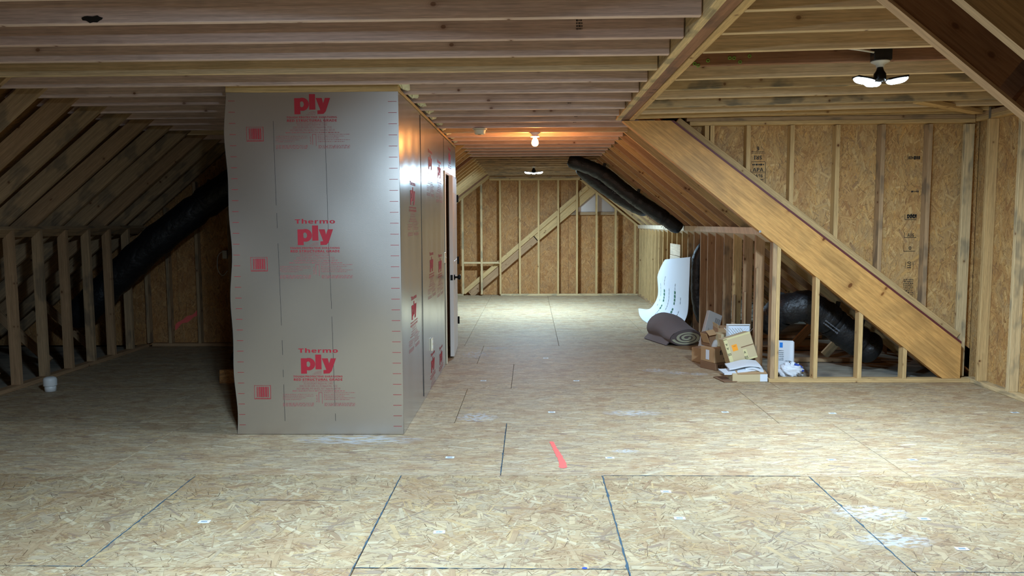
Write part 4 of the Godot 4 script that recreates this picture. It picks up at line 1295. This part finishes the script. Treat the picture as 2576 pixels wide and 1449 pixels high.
# ------------------------------------------------------------------ clutter
func carton(called: String, label: String, c: Vector3, s: Vector3, rot: Vector3, mat: Material, group := "cartons in the pile by the knee wall") -> Node3D:
	var t := thing(called, label, "box", c, group)
	t.rotation = rot
	boxpart(t, "carton_body", Vector3.ZERO, s, mat, Vector3.ZERO, 0.004)
	return t

func face_text(t: Node3D, s: String, h: float, at: Vector3, rot := 0.0, mat: Material = null, basis := Basis()) -> void:
	var m := MB.new()
	m.add(text_mb(s, h), Transform3D(basis * Basis(Vector3(0, 0, 1), rot), at))
	part(t, "printed_text", m.mesh(), mat if mat else M.print_black)

func build_clutter() -> void:
	rng.seed = 91
	# curved white sheet leaning on the knee wall
	var w := thing("foam_board", "curved white sheet with green print leaning on the right knee wall", "sheet")
	var R := [Vector2(1.86, 0.012), Vector2(1.98, 0.06), Vector2(2.10, 0.26), Vector2(2.12, 0.62), Vector2(2.13, 1.04)]
	var L := [Vector2(1.81, 0.05), Vector2(1.95, 0.09), Vector2(2.07, 0.31), Vector2(2.06, 0.66), Vector2(2.10, 0.92)]
	var cr := Curve3D.new()
	var rows := []
	for j in 29:
		var f := j / 28.0
		var row := PackedVector3Array()
		var a := samp(R, f)
		var b := samp(L, f)
		for i in 33:
			var u := i / 32.0
			var zl := lerpf(-13.0, -12.62, smoothstep(0.0, 0.3, f))
			if f > 0.72: zl = lerpf(-12.62, -12.15, (f - 0.72) / 0.28)
			var zz := lerpf(-10.36, zl, u)
			var p := a.lerp(b, u)
			p.x -= 0.10 * sin(u * PI) * (1.0 - f) * (1.0 - f)
			p.y = maxf(p.y - 0.03 * sin(u * PI) * (1.0 - f), 0.004)
			row.append(Vector3(p.x + 0.01 * sin(u * 7.0), p.y, zz))
		rows.append(row)
	var m := MB.new()
	m.grid(rows, -1.0)
	var rb := []
	for row in rows:
		var r2 := PackedVector3Array()
		for p in row: r2.append(p + Vector3(0.006, 0.002, 0))
		rb.append(r2)
	m.grid(rb, 1.0)
	var sheet := part(w, "sheet_body", m.mesh(), M.white_board)
	var gp := MB.new()
	var gk := MB.new()
	rng.seed = 17
	for q in [[0.22, 0], [0.38, 1], [0.55, 0], [0.70, 1], [0.86, 0]]:
		var dark: bool = q[1] == 1
		for j in range(8, 22):
			if rng.randf() < 0.2: continue
			var f0 := j / 28.0
			if q[1] == 0 and (j < 11 or j > 18): continue
			var ii: int = int(q[0] * 32)
			var a: Vector3 = rows[j][ii]
			var b: Vector3 = rows[j + 1][ii]
			var hw := 0.05 if q[1] == 1 else 0.022
			hw *= rng.randf_range(0.5, 1.0)
			var off := Vector3(-0.004, 0.0, 0)
			var dst: MB = gp if (q[1] == 1 and j > 10 and j < 19) else gk
			if dst == gk: hw = 0.008
			dst.poly([a + off + Vector3(0, 0, hw), a + off - Vector3(0, 0, hw), a.lerp(b, 0.8) + off - Vector3(0, 0, hw), a.lerp(b, 0.8) + off + Vector3(0, 0, hw)], Vector3(-1, 0, 0), [Vector2.ZERO, Vector2.ZERO, Vector2.ZERO, Vector2.ZERO])
	tag(part(sheet, "green_print", gp.mesh(), M.green), "green vertical print", "", "", "stuff")
	tag(part(sheet, "fine_print", gk.mesh(), M.sticker_ink), "", "", "", "stuff")
	# carpet roll
	var c := thing("carpet_roll", "rolled grey-mauve carpet lying in front of the white sheet", "carpet", Vector3(1.90, 0.0, -9.38))
	c.rotation.y = 0.30
	var prof := []
	for i in 29:
		var an := TAU * i / 28.0
		var e := Vector2(cos(an) * 0.215, sin(an) * 0.15)
		if e.y < 0: e.y *= 0.96
		prof.append(Vector3(e.x + 0.05 * (e.y + 0.15) * -1.0, e.y + 0.15 + 0.02 * cos(an), 0))
	var cr2 := []
	for j in 13:
		var row := PackedVector3Array()
		for i in 29:
			var p: Vector3 = prof[i]
			row.append(Vector3(p.x * (1.0 + 0.03 * sin(j * 0.9)) + rng.randf_range(-0.002, 0.002), maxf(p.y * lerpf(0.66, 1.12, smoothstep(0.0, 0.8, j / 12.0)), 0.002), -0.055 * j))
		row[28] = row[0]
		cr2.append(row)
	var cm := MB.new()
	cm.grid(cr2, -1.0, 1, 1, true)
	part(c, "pile_side", cm.mesh(), M.carpet)
	# spiral of the end: ribbon with the backing showing
	var sp := MB.new()
	var inner := []
	var outer := []
	for i in 91:
		var an := PI * 1.05 + TAU * 2.6 * i / 90.0
		var k := 1.0 - 0.78 * i / 90.0
		var cx := 0.012 * (1.0 - k)
		outer.append(Vector3(cx + cos(an) * 0.205 * k, (0.148 + sin(an) * 0.132 * k) * 0.66, 0.006 + rng.randf_range(0, 0.006)))
		var k2 := k - 0.20
		inner.append(Vector3(cx + cos(an) * 0.205 * k2, (0.148 + sin(an) * 0.132 * k2) * 0.66, 0.002 + rng.randf_range(0, 0.006)))
	for i in 90:
		sp.poly([outer[i], outer[i + 1], inner[i + 1], inner[i]], Vector3(0, 0, 1), [Vector2.ZERO, Vector2.ZERO, Vector2.ZERO, Vector2.ZERO])
	tag(part(c, "backing_spiral", sp.mesh(), M.backing), "pale woven backing")
	var dk := MB.new()
	var dp := []
	var dz := []
	for i in 28:
		dp.append(Vector3(prof[i].x * 0.97, maxf(prof[i].y * 0.645, 0.004), -0.004)); dz.append(Vector2.ZERO)
	dk.poly(dp, Vector3(0, 0, 1), dz)
	part(c, "roll_core", dk.mesh(), M.carpet)
	# loose flap of the carpet on the left
	var fr := []
	for j in 9:
		var row := PackedVector3Array()
		for i in 13:
			var u := i / 12.0
			var vv := j / 8.0
			row.append(Vector3(-0.25 + 0.16 * u, 0.01 + 0.17 * sin(u * PI * 0.55) * (0.4 + 0.6 * sin(vv * PI * 0.8 + 0.3)), -0.05 - 0.62 * vv))
		fr.append(row)
	var fm := MB.new()
	fm.grid(fr, 1.0)
	fm.grid(fr.map(func(r): 
		var q := PackedVector3Array()
		for p in r: q.append(p - Vector3(-0.004, 0.012, 0))
		return q), -1.0)
	part(c, "loose_flap", fm.mesh(), M.carpet)
	# cartons
	var b1 := carton("cardboard_box", "small brown cardboard box alone at the left of the pile", Vector3(1.86, 0.079, -8.30), Vector3(0.175, 0.155, 0.17), Vector3(0, 0.75, 0), M.card)
	boxpart(b1, "flap", Vector3(0, 0.082, 0.04), Vector3(0.17, 0.004, 0.08), M.card_light, Vector3(-0.15, 0, 0), 0)
	boxpart(b1, "tape_strip", Vector3(0, 0.0, 0.0862), Vector3(0.03, 0.14, 0.001), M.tape, Vector3.ZERO, 0)
	var b2 := carton("cardboard_box", "low brown carton at the bottom of the stack, printed twelve inch", Vector3(1.915, 0.037, -7.93), Vector3(0.24, 0.074, 0.22), Vector3(0, 0.55, 0), M.card_dark)
	face_text(b2, "12\" x 24\"", 0.03, Vector3(0.0, 0.0, 0.1125))
	var b3 := carton("cardboard_box", "brown carton with flooring print resting on the low carton", Vector3(1.915, 0.15, -7.93), Vector3(0.235, 0.15, 0.21), Vector3(0, 0.5, 0), M.card)
	face_text(b3, "floor", 0.045, Vector3(0.02, 0.03, 0.107)); face_text(b3, "2000", 0.02, Vector3(0.03, -0.03, 0.107))
	boxpart(b3, "side_label", Vector3(-0.1185, 0.0, 0.0), Vector3(0.001, 0.10, 0.05), M.paper, Vector3.ZERO, 0)
	var b4 := carton("cardboard_box", "torn brown carton with open flaps behind the stack", Vector3(1.845, 0.298, -7.99), Vector3(0.085, 0.14, 0.14), Vector3(0, 0.5, 0.08), M.card_dark)
	boxpart(b4, "flap", Vector3(-0.02, 0.075, 0.07), Vector3(0.10, 0.004, 0.07), M.card, Vector3(0.7, 0, 0), 0)
	boxpart(b4, "flap", Vector3(-0.065, 0.02, 0.02), Vector3(0.004, 0.11, 0.10), M.card, Vector3(0, 0, 0.35), 0)
	var b5 := carton("cardboard_box", "tan carton with a barcode label high in the pile", Vector3(1.985, 0.295, -7.95), Vector3(0.145, 0.135, 0.16), Vector3(0, 0.35, 0), M.card_light)
	boxpart(b5, "barcode_label", Vector3(0.045, 0.0, 0.0805), Vector3(0.022, 0.07, 0.001), M.black_line, Vector3.ZERO, 0)
	boxpart(b5, "tape_strip", Vector3(0, 0.0685, 0), Vector3(0.14, 0.001, 0.03), M.tape, Vector3.ZERO, 0)
	var b6 := carton("cardboard_box", "wide open-topped carton at the back of the pile", Vector3(2.09, 0.19, -8.30), Vector3(0.20, 0.38, 0.24), Vector3(0, 0.0, 0), M.card)
	for q in [[-0.098, 0.02], [0.098, -0.02]]: boxpart(b6, "flap", Vector3(q[0], 0.205, 0), Vector3(0.004, 0.05, 0.23), M.card_light, Vector3(0, 0, q[1] * 8), 0)
	var b7 := carton("flat_box", "long grey box leaning against the knee wall studs", Vector3(2.0, 0.245, -8.62), Vector3(0.19, 0.52, 0.05), Vector3(-0.16, 0.45, -0.40), M.card_grey)
	for k in 6: boxpart(b7, "printed_stripe", Vector3(0.015 + k * 0.013, 0.14, 0.0255), Vector3(0.004, 0.13, 0.001), M.black_line, Vector3(0, 0, 0.02), 0)
	# white lattice panel
	var g := thing("lattice_panel", "white plastic lattice panel standing behind the tilted carton", "panel", Vector3(2.09, 0.335, -7.76))
	g.rotation = Vector3(-0.06, -0.05, 0)
	boxpart(g, "panel_back", Vector3(0, 0, -0.01), Vector3(0.235, 0.29, 0.008), M.white_board, Vector3.ZERO, 0.001)
	for k in 7:
		for sgn in [-1, 1]:
			boxpart(g, "lattice_bar", Vector3(-0.075 + k * 0.027, 0.03, 0.0 + sgn * 0.002), Vector3(0.004, 0.20, 0.004), M.white_plastic, Vector3(0, 0, sgn * 0.7), 0)
	for x in [-0.112, -0.10, 0.112]: boxpart(g, "frame_rail", Vector3(x, 0, 0.004), Vector3(0.006, 0.29, 0.016), M.white_plastic, Vector3.ZERO, 0.002)
	boxpart(g, "frame_rail", Vector3(0, 0.14, 0.004), Vector3(0.235, 0.012, 0.016), M.white_plastic, Vector3.ZERO, 0.002)
	# tilted carton with the orange sticker
	var t := carton("cardboard_box", "big tan carton tipped on its corner with an orange sticker", Vector3(2.04, 0.268, -7.58), Vector3(0.275, 0.262, 0.19), Vector3(-0.12, 0.0, 0.29), M.card_light)
	boxpart(t, "orange_sticker", Vector3(-0.05, 0.02, 0.0956), Vector3(0.052, 0.062, 0.001), M.orange, Vector3.ZERO, 0)
	face_text(t, "THIS", 0.009, Vector3(-0.05, 0.035, 0.0965), 0.0, M.card_dark)
	for q in [[-0.118, 0.0, 0.035, 0.25, 0.0], [0.035, -0.075, 0.035, 0.11, 0.0], [0.0, 0.122, 0.27, 0.018, 0.0], [0.0, -0.122, 0.27, 0.016, 0.0]]:
		boxpart(t, "tape_strip", Vector3(q[0], q[1], 0.0953), Vector3(q[2], q[3], 0.0008), M.tape, Vector3.ZERO, 0)
	boxpart(t, "flap_gap", Vector3(0.07, 0.005, 0.0954), Vector3(0.125, 0.009, 0.001), M.card_dark, Vector3.ZERO, 0)
	for q in [["A", -0.118, 0.07], ["A", -0.118, 0.03], ["III", -0.118, -0.03], ["A", 0.03, -0.05], ["III", 0.03, -0.10]]:
		face_text(t, q[0], 0.022, Vector3(q[1], q[2], 0.0962), PI if q[0] == "A" and q[1] < 0 else 0.0)
	# pouch, white sheets, flat box
	var p := thing("foam_pouch", "pale grey padded pouch wedged between the stacked cartons", "pouch", Vector3(1.90, 0.247, -7.93))
	p.rotation = Vector3(0, 0.4, -0.5)
	part(p, "pouch_body", lathe_mb([Vector2(0.0, -0.055), Vector2(0.024, -0.05), Vector2(0.033, -0.02), Vector2(0.033, 0.02), Vector2(0.022, 0.045), Vector2(0.0, 0.05)], 14).mesh(), M.card_grey, Transform3D(Basis.from_scale(Vector3(1, 1, 0.8)), Vector3.ZERO))
	var fb := carton("flat_box", "flattened tan box on the floor under the white sheets", Vector3(2.06, 0.04, -7.36), Vector3(0.33, 0.08, 0.28), Vector3(0, 0.03, 0), M.card_light)
	boxpart(fb, "white_corner", Vector3(0.13, 0.0, 0.1405), Vector3(0.07, 0.07, 0.001), M.paper, Vector3.ZERO, 0)
	boxpart(fb, "flap", Vector3(0.02, 0.048, 0.10), Vector3(0.28, 0.003, 0.09), M.card, Vector3(0.22, 0, 0.02), 0)
	var ds := thing("card_sheet", "dark brown cardboard sheet sticking out under the flattened box", "sheet", Vector3(1.90, 0.006, -7.33))
	boxpart(ds, "sheet_body", Vector3.ZERO, Vector3(0.22, 0.008, 0.24), M.card_dark, Vector3(0, 0.2, 0), 0.001)
	var i := 0
	for q in [[Vector3(1.99, 0.105, -7.33), 0.36, 0.16, 0.05, "lowest bent white foam sheet on the flattened box"], [Vector3(2.03, 0.150, -7.36), 0.30, 0.18, 0.08, "middle bent white foam sheet under the tipped carton"], [Vector3(2.13, 0.125, -7.34), 0.17, 0.16, -0.05, "right-hand short white foam sheet beside the corner stud"]]:
		var s := thing("foam_sheet", q[4], "sheet", q[0], "white foam sheets under the tipped carton")
		s.rotation = Vector3(0.10, 0.15 * (1 - i), q[3])
		var rr := []
		for j in 9:
			var row := PackedVector3Array()
			for k in 13:
				var u := k / 12.0 - 0.5
				var v2 := j / 8.0 - 0.5
				row.append(Vector3(u * q[1], 0.012 * sin(u * 5.0 + i) - 0.01 * maxf(v2 - 0.3, 0.0) * 4.0 * (0.5 + u), v2 * q[2]))
			rr.append(row)
		var sm := MB.new()
		sm.grid(rr, -1.0)
		sm.grid(rr.map(func(r):
			var o := PackedVector3Array()
			for e in r: o.append(e - Vector3(0, 0.012, 0))
			return o), 1.0)
		# front edge
		var ed := []
		for e in [0.0, -0.012]:
			var row := PackedVector3Array()
			for pt in rr[8]: row.append(pt + Vector3(0, e, 0))
			ed.append(row)
		sm.grid(ed, -1.0)
		part(s, "sheet_body", sm.mesh(), M.paper)
		i += 1
	# bags behind the low studs
	var bg := thing("paper_bag", "white printed paper bag with a blue corner behind the low studs", "bag", Vector3(2.50, 0.172, -7.56))
	bg.rotation = Vector3(-0.12, 0.0, -0.03)
	boxpart(bg, "bag_body", Vector3.ZERO, Vector3(0.17, 0.34, 0.045), M.paper, Vector3.ZERO, 0.014)
	boxpart(bg, "blue_corner", Vector3(-0.048, 0.125, 0.0232), Vector3(0.03, 0.05, 0.001), M.blue, Vector3.ZERO, 0)
	var bt := MB.new()
	for y in [0.07, 0.05, 0.032, 0.014, -0.004, -0.02]: dashes(bt, -0.07, -0.022, y, 0.011, 0.006)
	for y in [-0.03, -0.05, -0.07]: dashes(bt, -0.01, 0.05, y, 0.008, 0.012)
	part(bg, "printed_text", bt.mesh(), M.sticker_ink, Transform3D(Basis(), Vector3(0, 0, 0.0236)))
	var cb := thing("crumpled_bag", "crumpled white plastic bag with blue print in front of the paper bag", "bag", Vector3(2.50, 0.075, -7.40))
	var cbr := []
	for j in 15:
		var row := PackedVector3Array()
		for k in 25:
			var an := TAU * (k % 24) / 24
			var f := PI * j / 14.0
			var r3 := 1.0 + rng.randf_range(-0.22, 0.22)
			var pt := Vector3(sin(f) * cos(an) * 0.115 * r3, -cos(f) * 0.075 * r3, sin(f) * sin(an) * 0.07 * r3)
			pt.y = maxf(pt.y, -0.072)
			row.append(pt)
		row[24] = row[0]
		cbr.append(row)
	var cbm := MB.new()
	cbm.grid(cbr, -1.0, 1, 1, true)
	part(cb, "bag_body", cbm.mesh(), M.paper)
	part(cb, "blue_band", tube_mb(smooth_path([Vector3(0.03, 0.07, 0.03), Vector3(0.085, 0.045, 0.035), Vector3(0.11, 0.0, 0.03)], 8), Array(range(9)).map(func(_i): return 0.012), 8, 0.2).mesh(), M.chalk_blue)
	# left side: capped pipe, offcut, junction box
	var pc := thing("capped_pipe", "short white capped pipe standing on the alcove floor", "pipe", Vector3(-4.374, 0.0, -6.80))
	part(pc, "pipe_stub", lathe_mb([Vector2(0.0, 0.001), Vector2(0.048, 0.001), Vector2(0.048, 0.06), Vector2(0.0, 0.06)]).mesh(), M.white_plastic)
	part(pc, "pipe_cap", lathe_mb([Vector2(0.048, 0.052), Vector2(0.057, 0.053), Vector2(0.057, 0.108), Vector2(0.05, 0.124), Vector2(0.03, 0.133), Vector2(0.0, 0.135)]).mesh(), M.white_plastic)
	var oc := thing("board_offcut", "small tan board offcut standing on edge behind the closet corner", "board", Vector3(-2.86, 0.065, -7.16))
	boxpart(oc, "offcut_body", Vector3.ZERO, Vector3(0.20, 0.13, 0.02), M.osb_back, Vector3(-0.12, 0.1, 0), 0.002)
	var jb := thing("junction_box", "small white electrical box on the alcove end wall stud", "electrical box", Vector3(-3.75, 1.135, -9.36))
	boxpart(jb, "box_body", Vector3.ZERO, Vector3(0.055, 0.10, 0.05), M.white_plastic, Vector3.ZERO, 0.004)
	part(jb, "cable_loop", tube_mb(smooth_path([Vector3(-0.03, 0.04, 0), Vector3(-0.09, -0.02, 0), Vector3(-0.10, -0.18, 0), Vector3(-0.04, -0.26, 0), Vector3(0.02, -0.2, 0)], 16), Array(range(17)).map(func(_i): return 0.005), 8).mesh(), M.white_plastic)

func samp(a: Array, f: float) -> Vector2:
	var t := f * (a.size() - 1)
	var i := clampi(int(t), 0, a.size() - 2)
	var p0: Vector2 = a[maxi(i - 1, 0)]
	var p1: Vector2 = a[i]
	var p2: Vector2 = a[i + 1]
	var p3: Vector2 = a[mini(i + 2, a.size() - 1)]
	return p1.cubic_interpolate(p2, p0, p3, t - i)
